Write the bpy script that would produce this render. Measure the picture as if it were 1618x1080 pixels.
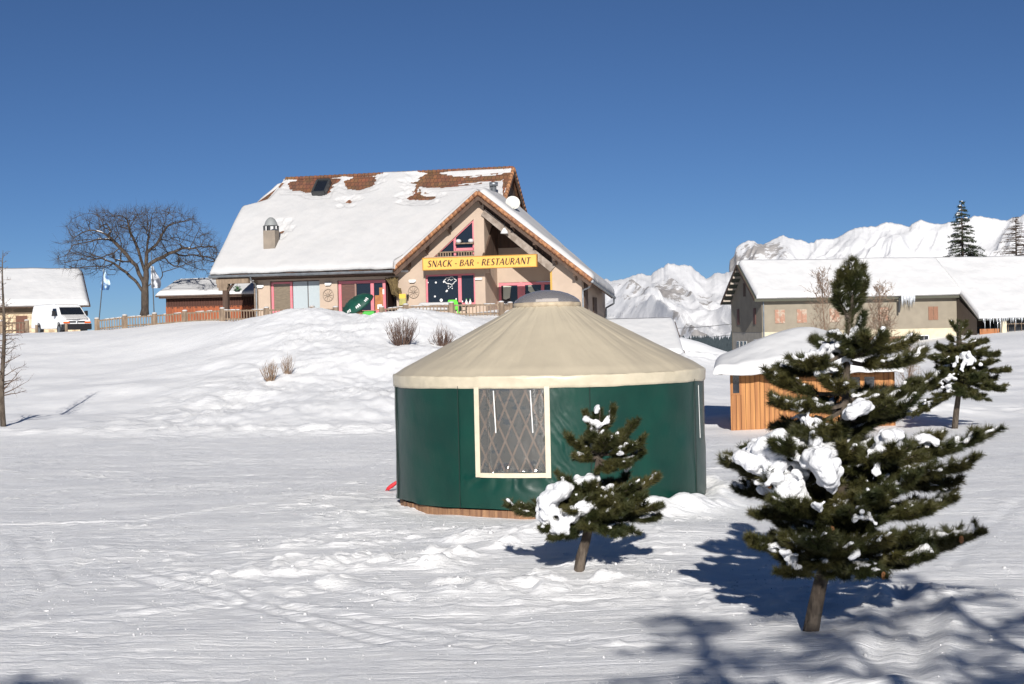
import bpy, math, random
import numpy as np
from mathutils import Vector, Matrix, Euler
for o in list(bpy.data.objects): bpy.data.objects.remove(o)
SC = bpy.context.scene
COL = SC.collection
R = math.radians
# ------------------------------------------------------------------ camera, sky, sun, exposure
F = 2400.0; ROLL = .022; PITCH = (540-522.6)/2400
CAM = np.array([0, 0, 3.2])
cam = bpy.data.cameras.new('camera'); co = bpy.data.objects.new('camera', cam); COL.objects.link(co)
cam.sensor_width = 36; cam.lens = F/1618*36; cam.clip_start = .1; cam.clip_end = 20000
co.matrix_world = Matrix.Translation((0, 0, 3.2)) @ Matrix.Rotation(R(90)-PITCH, 4, 'X') @ Matrix.Rotation(-ROLL, 4, 'Z')
SC.camera = co
SUN_EL, SUN_AZ = 24.5, 179.8
w = bpy.data.worlds.new('World'); SC.world = w; w.use_nodes = True
nt = w.node_tree; bg = nt.nodes['Background']
sk = nt.nodes.new('ShaderNodeTexSky'); sk.sky_type = 'NISHITA'; sk.sun_disc = False
sk.sun_elevation = R(SUN_EL); sk.sun_rotation = R(SUN_AZ); sk.altitude = 3000; sk.air_density = .72; sk.dust_density = .1; sk.ozone_density = 6.5
nt.links.new(sk.outputs[0], bg.inputs[0]); bg.inputs[1].default_value = .05
sl = bpy.data.lights.new('sun', 'SUN'); sl.energy = 5.0; sl.angle = R(.5); sl.color = (1, .955, .89)
so = bpy.data.objects.new('sun', sl); COL.objects.link(so)
sv = Vector((math.sin(R(SUN_AZ))*math.cos(R(SUN_EL)), math.cos(R(SUN_AZ))*math.cos(R(SUN_EL)), math.sin(R(SUN_EL))))
so.rotation_euler = sv.to_track_quat('Z', 'Y').to_euler()
SC.view_settings.view_transform = 'Standard'; SC.view_settings.look = 'None'
SC.view_settings.exposure = .22; SC.view_settings.gamma = 1
rnd = random.Random(7); nr = np.random.RandomState(7)

# ------------------------------------------------------------------ measuring: a photo pixel to a world point at a given distance
def ray(px, py):
    a = px-809; b = 540-py; c, s = math.cos(ROLL), math.sin(ROLL)
    a, b = a*c+b*s, -a*s+b*c
    x, y, z = a/F, 1.0, b/F
    cp, sp = math.cos(PITCH), math.sin(PITCH)
    return np.array([x, cp*y+sp*z, -sp*y+cp*z])
def at(px, py, Y):
    d = ray(px, py); return CAM+d*Y/d[1]
def gp(px, py, z=0):
    d = ray(px, py); return CAM+d*(z-3.2)/d[2]
class Frame:
    def __init__(s, px, py, Y, deg):
        s.o = at(px, py, Y); s.o[2] = 0; t = R(deg); s.deg = deg
        s.u = np.array([math.cos(t), math.sin(t), 0]); s.v = np.array([-math.sin(t), math.cos(t), 0])
    def hit(s, px, py, v=0):
        d = ray(px, py); p = s.o+s.v*v; k = np.dot(p-CAM, s.v)/np.dot(d, s.v); q = CAM+d*k-s.o
        return float(q@s.u), float(q[2])
    def side(s, px, py, u=0):
        d = ray(px, py); p = s.o+s.u*u; k = np.dot(p-CAM, s.u)/np.dot(d, s.u); q = CAM+d*k-s.o
        return float(q@s.v), float(q[2])
    def wp(s, u, v, z): return s.o+s.u*u+s.v*v+np.array([0, 0, z])

# ------------------------------------------------------------------ noise
def _h(i, j, s):
    n = (i.astype(np.int64)*374761393+j.astype(np.int64)*668265263+s*1442695041) & 0x7fffffff
    n = ((n ^ (n >> 13))*1274126177) & 0x7fffffff
    n = n ^ (n >> 16)
    return (n & 0xffff)/65535.0*2-1
def vn(x, y, s=0):
    i = np.floor(x); j = np.floor(y); a = x-i; b = y-j; a = a*a*a*(a*(a*6-15)+10); b = b*b*b*(b*(b*6-15)+10)
    return (_h(i, j, s)*(1-a)+_h(i+1, j, s)*a)*(1-b)+(_h(i, j+1, s)*(1-a)+_h(i+1, j+1, s)*a)*b
def fbm(x, y, o=4, s=0, g=.5):
    x = np.asarray(x, float); y = np.asarray(y, float)
    t = 0; k = 1
    for q in range(o):
        t = t+k*vn(x*2**q+q*17.3, y*2**q-q*9.1, s+q*31); k *= g
    return t
def ridged(x, y, o=4, s=0, g=.5):
    t = 0; k = 1
    for q in range(o):
        t = t+k*(1-np.abs(vn(x*2**q+q*5.7, y*2**q+q*3.3, s+q*13))*2); k *= g
    return t
def sm(a, b, x):
    t = np.clip((x-a)/(b-a), 0, 1); return t*t*(3-2*t)

# ------------------------------------------------------------------ materials
def mat(name, col, rough=.7, col2=None, nscale=3, stretch=(1, 1, 1), detail=4, lo=.35, hi=.65, bump=0, bscale=20, bdist=.02, bstretch=None, metal=0, spec=.5, coat=0, coords='Object'):
    m = bpy.data.materials.new(name); m.use_nodes = True; N = m.node_tree.nodes; L = m.node_tree.links
    b = N['Principled BSDF']; b.inputs['Roughness'].default_value = rough; b.inputs['Metallic'].default_value = metal
    b.inputs['Specular IOR Level'].default_value = spec
    if coat: b.inputs['Coat Weight'].default_value = coat
    b.inputs['Base Color'].default_value = (*col, 1)
    tc = N.new('ShaderNodeTexCoord')
    if col2 is not None:
        mp = N.new('ShaderNodeMapping'); mp.inputs['Scale'].default_value = stretch; L.new(tc.outputs[coords], mp.inputs[0])
        n = N.new('ShaderNodeTexNoise'); n.inputs['Scale'].default_value = nscale; n.inputs['Detail'].default_value = detail; L.new(mp.outputs[0], n.inputs['Vector'])
        mr = N.new('ShaderNodeMapRange'); mr.inputs['From Min'].default_value = lo; mr.inputs['From Max'].default_value = hi; L.new(n.outputs['Fac'], mr.inputs[0])
        mx = N.new('ShaderNodeMix'); mx.data_type = 'RGBA'; mx.inputs[6].default_value = (*col, 1); mx.inputs[7].default_value = (*col2, 1)
        L.new(mr.outputs[0], mx.inputs[0]); L.new(mx.outputs[2], b.inputs['Base Color'])
    if bump:
        mp2 = N.new('ShaderNodeMapping'); mp2.inputs['Scale'].default_value = bstretch or stretch; L.new(tc.outputs[coords], mp2.inputs[0])
        n2 = N.new('ShaderNodeTexNoise'); n2.inputs['Scale'].default_value = bscale; n2.inputs['Detail'].default_value = 5; L.new(mp2.outputs[0], n2.inputs['Vector'])
        bp = N.new('ShaderNodeBump'); bp.inputs['Strength'].default_value = bump; bp.inputs['Distance'].default_value = bdist
        L.new(n2.outputs['Fac'], bp.inputs['Height']); L.new(bp.outputs[0], b.inputs['Normal'])
    return m
def glass_mat(name, tint, reflect, haze=0, hazecol=(.7, .7, .7), rough=.05):
    m = bpy.data.materials.new(name); m.use_nodes = True; N = m.node_tree.nodes; L = m.node_tree.links
    out = N['Material Output']; N.remove(N['Principled BSDF'])
    t = N.new('ShaderNodeBsdfTransparent'); t.inputs[0].default_value = (*tint, 1)
    g = N.new('ShaderNodeBsdfGlossy'); g.inputs['Roughness'].default_value = rough
    fr = N.new('ShaderNodeFresnel'); fr.inputs[0].default_value = 1.5
    ad = N.new('ShaderNodeMath'); ad.operation = 'MULTIPLY_ADD'; ad.inputs[1].default_value = 1.0; ad.inputs[2].default_value = reflect; L.new(fr.outputs[0], ad.inputs[0])
    x = N.new('ShaderNodeMixShader'); L.new(ad.outputs[0], x.inputs[0]); L.new(t.outputs[0], x.inputs[1]); L.new(g.outputs[0], x.inputs[2])
    d = N.new('ShaderNodeBsdfDiffuse'); d.inputs[0].default_value = (*hazecol, 1)
    y = N.new('ShaderNodeMixShader'); y.inputs[0].default_value = haze; L.new(x.outputs[0], y.inputs[1]); L.new(d.outputs[0], y.inputs[2])
    L.new(y.outputs[0], out.inputs[0])
    tc = N.new('ShaderNodeTexCoord'); n = N.new('ShaderNodeTexNoise'); n.inputs['Scale'].default_value = 5; L.new(tc.outputs['Object'], n.inputs['Vector'])
    bp = N.new('ShaderNodeBump'); bp.inputs['Strength'].default_value = .3; bp.inputs['Distance'].default_value = .03
    L.new(n.outputs['Fac'], bp.inputs['Height']); L.new(bp.outputs[0], g.inputs['Normal'])
    return m
def tri_mix_snow():
    m = bpy.data.materials.new('ground_snow'); m.use_nodes = True; N = m.node_tree.nodes; L = m.node_tree.links
    b = N['Principled BSDF']; b.inputs['Roughness'].default_value = .55; b.inputs['Specular IOR Level'].default_value = .35
    tc = N.new('ShaderNodeTexCoord')
    def nz(scale, st, det=5, rough=.55, rot=0):
        mp = N.new('ShaderNodeMapping'); mp.inputs['Scale'].default_value = st; mp.inputs['Rotation'].default_value = (0, 0, rot); L.new(tc.outputs['Object'], mp.inputs[0])
        n = N.new('ShaderNodeTexNoise'); n.inputs['Scale'].default_value = scale; n.inputs['Detail'].default_value = det; n.inputs['Roughness'].default_value = rough
        L.new(mp.outputs[0], n.inputs['Vector']); return n.outputs['Fac']
    def mul(a, k):
        q = N.new('ShaderNodeMath'); q.operation = 'MULTIPLY'; L.new(a, q.inputs[0])
        if isinstance(k, (int, float)): q.inputs[1].default_value = k
        else: L.new(k, q.inputs[1])
        return q.outputs[0]
    def add(a, c):
        q = N.new('ShaderNodeMath'); q.operation = 'ADD'; L.new(a, q.inputs[0]); L.new(c, q.inputs[1]); return q.outputs[0]
    def rng(a, lo, hi, o0=0, o1=1):
        q = N.new('ShaderNodeMapRange'); L.new(a, q.inputs[0]); q.inputs[1].default_value = lo; q.inputs[2].default_value = hi; q.inputs[3].default_value = o0; q.inputs[4].default_value = o1; return q.outputs[0]
    # packed (slightly grey, icy) against loose white snow: streaks left by skis
    st1 = nz(1.6, (.6, 1.3, 1), 9, .72, .05); st2 = nz(3.2, (.3, 2.2, 1), 8, .7, -.25); bl = nz(.35, (1, 1, 1), 4)
    hill = rng(nz(.22, (1, 1, 1), 3), .4, .6)
    mx = N.new('ShaderNodeMix'); mx.data_type = 'RGBA'; mx.inputs[6].default_value = (.84, .848, .865, 1); mx.inputs[7].default_value = (.92, .92, .92, 1)
    L.new(rng(add(mul(st1, .5), add(mul(st2, .35), mul(bl, .2))), .46, .60), mx.inputs[0])
    lo_ = N.new('ShaderNodeAttribute'); lo_.attribute_name = 'loose'
    mx3 = N.new('ShaderNodeMix'); mx3.data_type = 'RGBA'; L.new(lo_.outputs['Fac'], mx3.inputs[0]); L.new(mx.outputs[2], mx3.inputs[6]); mx3.inputs[7].default_value = (.95, .95, .95, 1); L.new(mx3.outputs[2], b.inputs['Base Color'])
    # relief: streaks running across, fine grain, scattered crumbs
    at_ = N.new('ShaderNodeAttribute'); at_.attribute_name = 'flat'; fl = at_.outputs['Fac']
    h = add(mul(mul(st1, fl), .028), mul(mul(nz(7, (.3, 1.8, 1), 6, .75, -.12), fl), .020))
    h = add(h, mul(mul(nz(6, (.25, 1.8, 1), 6, .75, .5), fl), .014)); h = add(h, mul(mul(nz(16, (.3, 1.4, 1), 4, .7, .9), fl), .006))
    h = add(h, mul(mul(nz(7, (1, 1, 1), 8, .75), fl), .045))
    def line(scale, st, rot, wd):
        n_ = nz(scale, st, 1, .4, rot); s_ = N.new('ShaderNodeMath'); s_.operation = 'SUBTRACT'; L.new(n_, s_.inputs[0]); s_.inputs[1].default_value = .5
        a_ = N.new('ShaderNodeMath'); a_.operation = 'ABSOLUTE'; L.new(s_.outputs[0], a_.inputs[0]); return rng(a_.outputs[0], 0, wd, 1, 0)
    for sc_, st_, ro_, wd_ in ((1.6, (.05, 1, 1), .06, .035), (2.6, (.04, 1, 1), -.12, .05), (1.3, (.05, 1, 1), -.42, .03), (1.7, (.05, 1, 1), .5, .035), (1.0, (.06, 1, 1), 1.0, .025), (3.5, (.04, 1, 1), .2, .06)):
        h = add(h, mul(mul(line(sc_, st_, ro_, wd_), fl), -.015))
    h = add(h, mul(mul(rng(nz(4.5, (.45, 1.3, 1), 7, .75, .08), .50, .57), fl), .014))
    h = add(h, mul(mul(rng(nz(3.6, (.22, 1.8, 1), 7, .75, -.35), .53, .57), fl), .012))
    h = add(h, mul(mul(rng(nz(3.0, (.2, 1.8, 1), 7, .75, .75), .54, .58), fl), .012))
    h = add(h, mul(mul(rng(nz(7, (.8, 1.0, 1), 7, .78), .52, .60), fl), .018))
    h = add(h, mul(nz(30, (1, 1, 1), 5, .8), .020))
    v = N.new('ShaderNodeTexVoronoi'); v.inputs['Scale'].default_value = 7; v.inputs['Randomness'].default_value = 1; L.new(tc.outputs['Object'], v.inputs['Vector'])
    h = add(h, mul(mul(rng(v.outputs['Distance'], .0, .22, 1, 0), fl), .016))
    bp = N.new('ShaderNodeBump'); bp.inputs['Strength'].default_value = .5; bp.inputs['Distance'].default_value = 1.0
    L.new(h, bp.inputs['Height']); L.new(bp.outputs[0], b.inputs['Normal'])
    return m
SNOWG = tri_mix_snow()
SNOW = mat('roof_snow', (.53, .525, .525), .65, (.50, .50, .505), 1.2, bump=.35, bscale=2.5, bdist=.08, spec=.3)
SNOW2 = mat('paler_roof_snow', (.67, .67, .675), .65, (.62, .625, .635), 1.2, bump=.35, bscale=2.5, bdist=.08, spec=.3)  # roof snow coloured paler so gently sloped roofs, less sunlit, stay white
TSNOW0 = mat('loose_snow', (.70, .70, .705), .7, (.62, .625, .635), 6, bump=.4, bscale=60, bdist=.01, spec=.3)
TSNOW = mat('branch_snow', (.76, .765, .78), .65, (.68, .69, .72), 6, bump=.7, bscale=30, bdist=.03, spec=.25)
PINK = mat('pink_paint', (.62, .16, .2), .5, (.55, .2, .22), 5)
RENDER = mat('beige_render', (.46, .36, .28), .9, (.415, .325, .255), 1.4, bump=.3, bscale=60, bdist=.01)
TILE = None
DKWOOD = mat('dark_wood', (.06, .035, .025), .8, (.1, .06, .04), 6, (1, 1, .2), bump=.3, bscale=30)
GREYWOOD = mat('weathered_wood', (.27, .2, .14), .85, (.16, .115, .08), 6, (1, 1, .3), bump=.5, bscale=30)
OLDBEAM = mat('flaking_beam', (.34, .29, .25), .85, (.2, .16, .13), 3, (1, 1, 1), lo=.35, hi=.65, bump=.4, bscale=20)
BARK = mat('bark', (.06, .045, .034), .95, (.125, .10, .078), 9, (1, 1, .35), lo=.42, hi=.58, bump=1, bscale=18, bdist=.05)
BARKD = mat('dark_bark', (.035, .026, .022), .95, (.085, .065, .05), 8, (1, 1, .3), bump=.8, bscale=20, bdist=.03)
TWIG = mat('twig', (.085, .055, .042), .9, (.14, .09, .06), 4)
LTWIG = mat('pale_twig', (.2, .135, .09), .9, (.28, .2, .14), 4)
REDTWIG = mat('reddish_twig', (.075, .045, .036), .9, (.15, .095, .07), 4)
METAL = mat('zinc', (.3, .32, .34), .4, (.2, .22, .24), 3, metal=.7)
DKMETAL = mat('dark_metal', (.04, .042, .045), .45)
WHITE = mat('white_paint', (.72, .72, .71), .5)
DGLASS = mat('dark_glass', (.012, .015, .022), .06, spec=.7)
BLACK = mat('black_plastic', (.015, .015, .017), .5)
def tile_mat():
    m = bpy.data.materials.new('clay_tiles'); m.use_nodes = True; N = m.node_tree.nodes; L = m.node_tree.links
    b = N['Principled BSDF']; b.inputs['Roughness'].default_value = .85
    tc = N.new('ShaderNodeTexCoord')
    br = N.new('ShaderNodeTexBrick'); br.inputs['Scale'].default_value = 1; br.inputs['Brick Width'].default_value = .25; br.inputs['Row Height'].default_value = .3
    br.inputs['Mortar Size'].default_value = .012; br.inputs['Color1'].default_value = (.27, .115, .055, 1); br.inputs['Color2'].default_value = (.17, .08, .042, 1); br.inputs['Mortar'].default_value = (.09, .05, .035, 1)
    L.new(tc.outputs['Object'], br.inputs['Vector'])
    n = N.new('ShaderNodeTexNoise'); n.inputs['Scale'].default_value = 1.5; n.inputs['Detail'].default_value = 6; L.new(tc.outputs['Object'], n.inputs['Vector'])
    mx = N.new('ShaderNodeMix'); mx.data_type = 'RGBA'; mx.blend_type = 'MULTIPLY'; mx.inputs[0].default_value = .55
    L.new(br.outputs[0], mx.inputs[6]); L.new(n.outputs['Color'], mx.inputs[7]); L.new(mx.outputs[2], b.inputs['Base Color'])
    bp = N.new('ShaderNodeBump'); bp.inputs['Distance'].default_value = .04; bp.invert = True; L.new(br.outputs['Fac'], bp.inputs['Height']); L.new(bp.outputs[0], b.inputs['Normal'])
    return m
TILE = tile_mat()

# ------------------------------------------------------------------ builders
class MB:
    def __init__(s): s.v = []; s.f = []
    def add(s, vs, fs):
        n = len(s.v); s.v += [tuple(map(float, p)) for p in vs]; s.f += [tuple(i+n for i in f) for f in fs]; return s
    def box(s, a, b):          # axis-aligned from corner a to corner b
        x0, y0, z0 = a; x1, y1, z1 = b
        x0, x1 = min(x0, x1), max(x0, x1); y0, y1 = min(y0, y1), max(y0, y1); z0, z1 = min(z0, z1), max(z0, z1)
        return s.add([(x0, y0, z0), (x1, y0, z0), (x1, y1, z0), (x0, y1, z0), (x0, y0, z1), (x1, y0, z1), (x1, y1, z1), (x0, y1, z1)],
                     [(0, 3, 2, 1), (4, 5, 6, 7), (0, 1, 5, 4), (1, 2, 6, 5), (2, 3, 7, 6), (3, 0, 4, 7)])
    def bar(s, p, q, w, h, up=(0, 0, 1)):
        p = Vector(p); q = Vector(q); d = (q-p).normalized(); u = Vector(up)
        if abs(d.dot(u)) > .98: u = Vector((0, 1, 0))
        a = d.cross(u).normalized()*w/2; b = a.cross(d).normalized()*h/2
        vs = [p-a-b, p+a-b, p+a+b, p-a+b, q-a-b, q+a-b, q+a+b, q-a+b]
        return s.add(vs, [(0, 1, 2, 3), (7, 6, 5, 4), (0, 4, 5, 1), (1, 5, 6, 2), (2, 6, 7, 3), (3, 7, 4, 0)])
    def tube(s, pts, rad, n=8, cap=True):
        P = [Vector(p) for p in pts]; k = len(P); rad = [rad]*k if isinstance(rad, (int, float)) else list(rad)
        ref = None; vs = []
        for i in range(k):
            d = (P[min(i+1, k-1)]-P[max(i-1, 0)])
            d = d.normalized() if d.length > 1e-9 else Vector((0, 0, 1))
            if ref is None:
                ref = Vector((1, 0, 0)) if abs(d.x) < .8 else Vector((0, 1, 0))
            a = (ref-d*ref.dot(d)).normalized(); ref = a; b = d.cross(a)
            for j in range(n):
                t = 2*math.pi*j/n; vs.append(P[i]+(a*math.cos(t)+b*math.sin(t))*rad[i])
        fs = [(i*n+j, i*n+(j+1) % n, (i+1)*n+(j+1) % n, (i+1)*n+j) for i in range(k-1) for j in range(n)]
        if cap: fs += [tuple(range(n))[::-1], tuple((k-1)*n+j for j in range(n))]
        return s.add(vs, fs)
    def lathe(s, c, prof, n=24, ang=(0, 2*math.pi)):
        full = abs(ang[1]-ang[0]-2*math.pi) < 1e-6; m = n if full else n+1; vs = []
        for r, z in prof:
            for j in range(m):
                t = ang[0]+(ang[1]-ang[0])*j/n; vs.append((c[0]+r*math.cos(t), c[1]+r*math.sin(t), c[2]+z))
        fs = []
        for i in range(len(prof)-1):
            for j in range(n): fs.append((i*m+j, i*m+(j+1) % m, (i+1)*m+(j+1) % m, (i+1)*m+j))
        return s.add(vs, fs)
    def prism(s, poly, y0, y1):   # polygon in (x,z), extruded along y
        n = len(poly); vs = [(x, y0, z) for x, z in poly]+[(x, y1, z) for x, z in poly]
        return s.add(vs, [tuple(range(n)), tuple(range(2*n-1, n-1, -1))]+[(i, n+i, n+(i+1) % n, (i+1) % n) for i in range(n)])
    def ball(s, c, r, k=1.0, seg=8, rings=6):
        vs = [(c[0], c[1], c[2]+r*k)]
        for i in range(1, rings):
            a = math.pi*i/rings
            for j in range(seg):
                t = 2*math.pi*j/seg; vs.append((c[0]+r*math.sin(a)*math.cos(t), c[1]+r*math.sin(a)*math.sin(t), c[2]+r*k*math.cos(a)))
        vs.append((c[0], c[1], c[2]-r*k)); fs = []
        for j in range(seg):
            fs.append((0, 1+j, 1+(j+1) % seg)); fs.append((len(vs)-1, 1+(rings-2)*seg+(j+1) % seg, 1+(rings-2)*seg+j))
            for i in range(rings-2): fs.append((1+i*seg+j, 1+(i+1)*seg+j, 1+(i+1)*seg+(j+1) % seg, 1+i*seg+(j+1) % seg))
        return s.add(vs, fs)
    def build(s, name, m, parent=None, base=None, smooth=False, bevel=0):
        me = bpy.data.meshes.new(name); vs = s.v
        if base is not None: vs = [(x-base[0], y-base[1], z-base[2]) for x, y, z in vs]
        me.from_pydata(vs, [], s.f); me.update(); me.materials.append(m)
        if smooth:
            me.polygons.foreach_set('use_smooth', [True]*len(me.polygons))
        o = bpy.data.objects.new(name, me); COL.objects.link(o)
        if parent is not None: o.parent = parent
        if base is not None: o.location = base
        if bevel:
            b = o.modifiers.new('bevel', 'BEVEL'); b.width = bevel; b.segments = 2; b.limit_method = 'ANGLE'
        return o
def npmesh(name, V, Fq, m, parent=None, smooth=True, base=None):
    V = np.asarray(V, float)
    if base is not None: V = V-np.asarray(base)
    me = bpy.data.meshes.new(name); nF, k = Fq.shape
    me.vertices.add(len(V)); me.vertices.foreach_set('co', V.astype(np.float32).ravel())
    me.loops.add(nF*k); me.loops.foreach_set('vertex_index', Fq.astype(np.int32).ravel())
    me.polygons.add(nF); me.polygons.foreach_set('loop_start', np.arange(0, nF*k, k, dtype=np.int32))
    me.polygons.foreach_set('use_smooth', [smooth]*nF)
    me.update(calc_edges=True); me.validate(); me.materials.append(m)
    o = bpy.data.objects.new(name, me); COL.objects.link(o)
    if parent is not None: o.parent = parent
    if base is not None: o.location = base
    return o
def grid_faces(nu, nv):        # nu columns, nv rows of vertices
    i, j = np.meshgrid(np.arange(nu-1), np.arange(nv-1)); a = (j*nu+i).ravel()
    return np.stack([a, a+1, a+nu+1, a+nu], 1)
def tag(o, label, cat, group=None, kind=None):
    o['label'] = label; o['category'] = cat
    if group: o['group'] = group
    if kind: o['kind'] = kind
    return o
def struct(o, kind='structure'): o['kind'] = kind; return o
def thing(name, label, cat, loc=(0, 0, 0), rz=0, group=None):
    o = bpy.data.objects.new(name, None); COL.objects.link(o); o.location = loc; o.rotation_euler = (0, 0, rz); o.empty_display_size = .3
    return tag(o, label, cat, group)
def snow_slab(parent, a, b, c, d, T=.35, res=.18, edge=(1, 1, 0, 1), rad=.35, hole=None, seed=1, name='snow', amp=.12, sink=.06, m=None, sag=0):
    """snow blanket over a roof plane; a,b along the eave, c,d along the ridge (c above b). edge: rounding at eave, right, ridge, left"""
    a, b, c, d = [np.array(p, float) for p in (a, b, c, d)]
    nu = max(6, int(max(np.linalg.norm(b-a), np.linalg.norm(c-d))/res)+1); nv = max(6, int(np.linalg.norm(d-a)/res)+1)
    S, Tt = np.meshgrid(np.linspace(0, 1, nu), np.linspace(0, 1, nv)); S = S.ravel()[:, None]; Tt = Tt.ravel()[:, None]
    P = (a*(1-S)+b*S)*(1-Tt)+(d*(1-S)+c*S)*Tt
    n = np.cross(b-a, d-a); n /= np.linalg.norm(n)
    if n[2] < 0: n = -n
    s = S[:, 0]; t = Tt[:, 0]; wu = np.linalg.norm(b-a)*(1-t)+np.linalg.norm(c-d)*t; wv = np.linalg.norm(d-a)
    D = [t*wv, (1-s)*wu, (1-t)*wv, s*wu]
    h = np.ones(len(s))
    for e, q in zip(edge, D):
        if e:
            k = np.clip(q/rad, 0, 1); h *= .38+.62*np.sqrt(1-(1-k)**2)
    nz = fbm(s*wu*.35+seed*7, t*wv*.35, 4, seed)
    h = T*h*(1+amp*2*nz)
    if sag:
        h = h+sag*nz*T
    if hole is not None: h = h*(1-hole(s, t, P))-sink*hole(s, t, P)
    top = P+n*h[:, None]
    # slight overhang wobble at the eave
    we = np.clip(1-D[0]/.3, 0, 1)*edge[0]; dn = (a-d)/np.linalg.norm(a-d)
    top += dn*(we*(.10+.07*fbm(s*wu*1.3, s*0+seed, 3, seed+3)))[:, None]
    bot = P-n*.02
    V = np.vstack([top, bot]); G = grid_faces(nu, nv); k = nu*nv
    F2 = [G, (G+k)[:, ::-1]]
    idx = np.arange(k).reshape(nv, nu)
    for line in (idx[0], idx[-1][::-1], idx[:, 0][::-1], idx[:, -1]):
        F2.append(np.stack([line[1:], line[:-1], line[:-1]+k, line[1:]+k], 1))
    return npmesh(name, V, np.vstack(F2), m or SNOW, parent)
def text_part(txt, h, m, parent, loc, rot=(R(90), 0, 0), shear=.0, width=None, depth=.01, name='lettering', bold=.0):
    c = bpy.data.curves.new(name, 'FONT'); c.body = txt; c.size = h*1.38; c.extrude = depth; c.shear = shear; c.offset = bold
    o = bpy.data.objects.new(name, c); COL.objects.link(o)
    bpy.context.view_layer.update()
    me = bpy.data.meshes.new_from_object(o.evaluated_get(bpy.context.evaluated_depsgraph_get()))
    bpy.data.objects.remove(o)
    n = len(me.vertices); X = np.zeros(n*3); me.vertices.foreach_get('co', X); X = X.reshape(-1, 3)
    x0, x1 = X[:, 0].min(), X[:, 0].max(); y0, y1 = X[:, 1].min(), X[:, 1].max()
    X[:, 0] -= x0; X[:, 1] -= y0; X[:, 1] *= h/(y1-y0)
    if width: X[:, 0] *= width/(x1-x0)
    me.vertices.foreach_set('co', X.ravel()); me.materials.clear(); me.materials.append(m)
    q = bpy.data.objects.new(name, me); COL.objects.link(q); q.parent = parent; q.location = loc; q.rotation_euler = rot
    return q

# ------------------------------------------------------------------ terrain
CP = []
for x in (-22, -14, -8, -3, 2, 7, 13, 20):
    for y in (-8, 4, 12, 20, 28, 36): CP.append((x, y, 0))
for px, py, Y in [(0,662,54),(150,682,49),(300,689,46),(450,687,46),(620,683,46),(760,660,52),(0,527,93),(60,528,91),(140,528,88),(200,524,87),(250,520,86),(330,513,84),(400,502,82),(455,489,79),
                  (520,491,77),(570,502,77),(608,504,76),(650,488,75),(690,496,76),(760,503,77),(830,505,79),(60,590,72),(160,600,68),(300,600,64),(450,585,62),(600,592,60),(690,565,62),(760,560,66),(120,555,80),(300,550,76),
                  (650,492,80),(700,500,81),(760,503,81),(820,506,82),(590,501,80),(540,496,80),
                  (200,650,56),(400,645,54),(560,640,52),(680,620,54),
                  (1130,640,56),(1118,572,78),(1090,580,80),(950,560,80),(880,545,84),(1618,530,100),(1500,542,98),(1410,552,96),(1330,566,94),(1240,590,88),(1618,640,57),(1500,646,55),(1420,650,54),(1618,585,78),(1500,598,74),(1400,612,70)]:
    CP.append(tuple(at(px, py, Y)))
RF = Frame(625, 497, 90, -14)
for u, v, z in [(-11, -3, 4.25), (-6, -3.5, 4.0), (-1, -3.5, 3.95), (4, -3.5, 3.95), (9, -3.5, 3.95), (-11, 5, 4.2), (0, 5, 4.2), (9, 5, 4.2), (14, 3, 3.2), (16, -2, 2.5), (0, 16, 4), (-11, 16, 4)]:
    q = RF.wp(u, v, z); CP.append(tuple(q))
for px, py, Y in [(0, 535, 104), (90, 533, 106), (200, 528, 104), (300, 520, 103)]: CP.append(tuple(at(px, py, Y)))
CP += [(-45, 60, 1.5), (-50, 95, 4), (-60, 40, 1), (-60, 0, 0), (-60, 130, 3), (-30, 130, 3), (-6, 130, 2.2), (14, 108, -1.5), (11, 130, -4), (16, 130, -4), (4, 125, 0), (24, 112, .6), (30, 112, 1.6), (30, 130, 1.6), (45, 110, 2.4), (50, 130, 2.6), (60, 90, 3), (60, 55, .2), (60, 0, 0), (12, 95, .7), (16, 90, .5), (12, 70, .5), (8, 84, .9), (-30, 20, 0), (-30, 45, .3), (35, 30, 0)]
CP = np.array(CP)
_c2 = 2.0**2
def _phi(dx, dy): return np.sqrt(dx*dx+dy*dy+_c2)
_n = len(CP); A = np.zeros((_n+3, _n+3)); A[:_n, :_n] = _phi(CP[:, 0][:, None]-CP[:, 0], CP[:, 1][:, None]-CP[:, 1])
A[:_n, :_n] += np.eye(_n)*-.08
A[:_n, _n] = 1; A[:_n, _n+1:_n+3] = CP[:, :2]; A[_n:, :_n] = A[:_n, _n:].T
WT = np.linalg.solve(A, np.concatenate([CP[:, 2], [0, 0, 0]]))
BANK = [gp(870, 800, .1), gp(1000, 796, .1), gp(1080, 790, .1), gp(1150, 790, .1)]
def seg_dist(x, y, a, b):
    ax, ay = a[0], a[1]; dx, dy = b[0]-ax, b[1]-ay; t = np.clip(((x-ax)*dx+(y-ay)*dy)/(dx*dx+dy*dy+1e-9), 0, 1)
    return np.hypot(x-ax-t*dx, y-ay-t*dy)
def poly_dist(x, y, P):
    d = None
    for a, b in zip(P[:-1], P[1:]):
        k = seg_dist(x, y, a, b); d = k if d is None else np.minimum(d, k)
    return d
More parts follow.
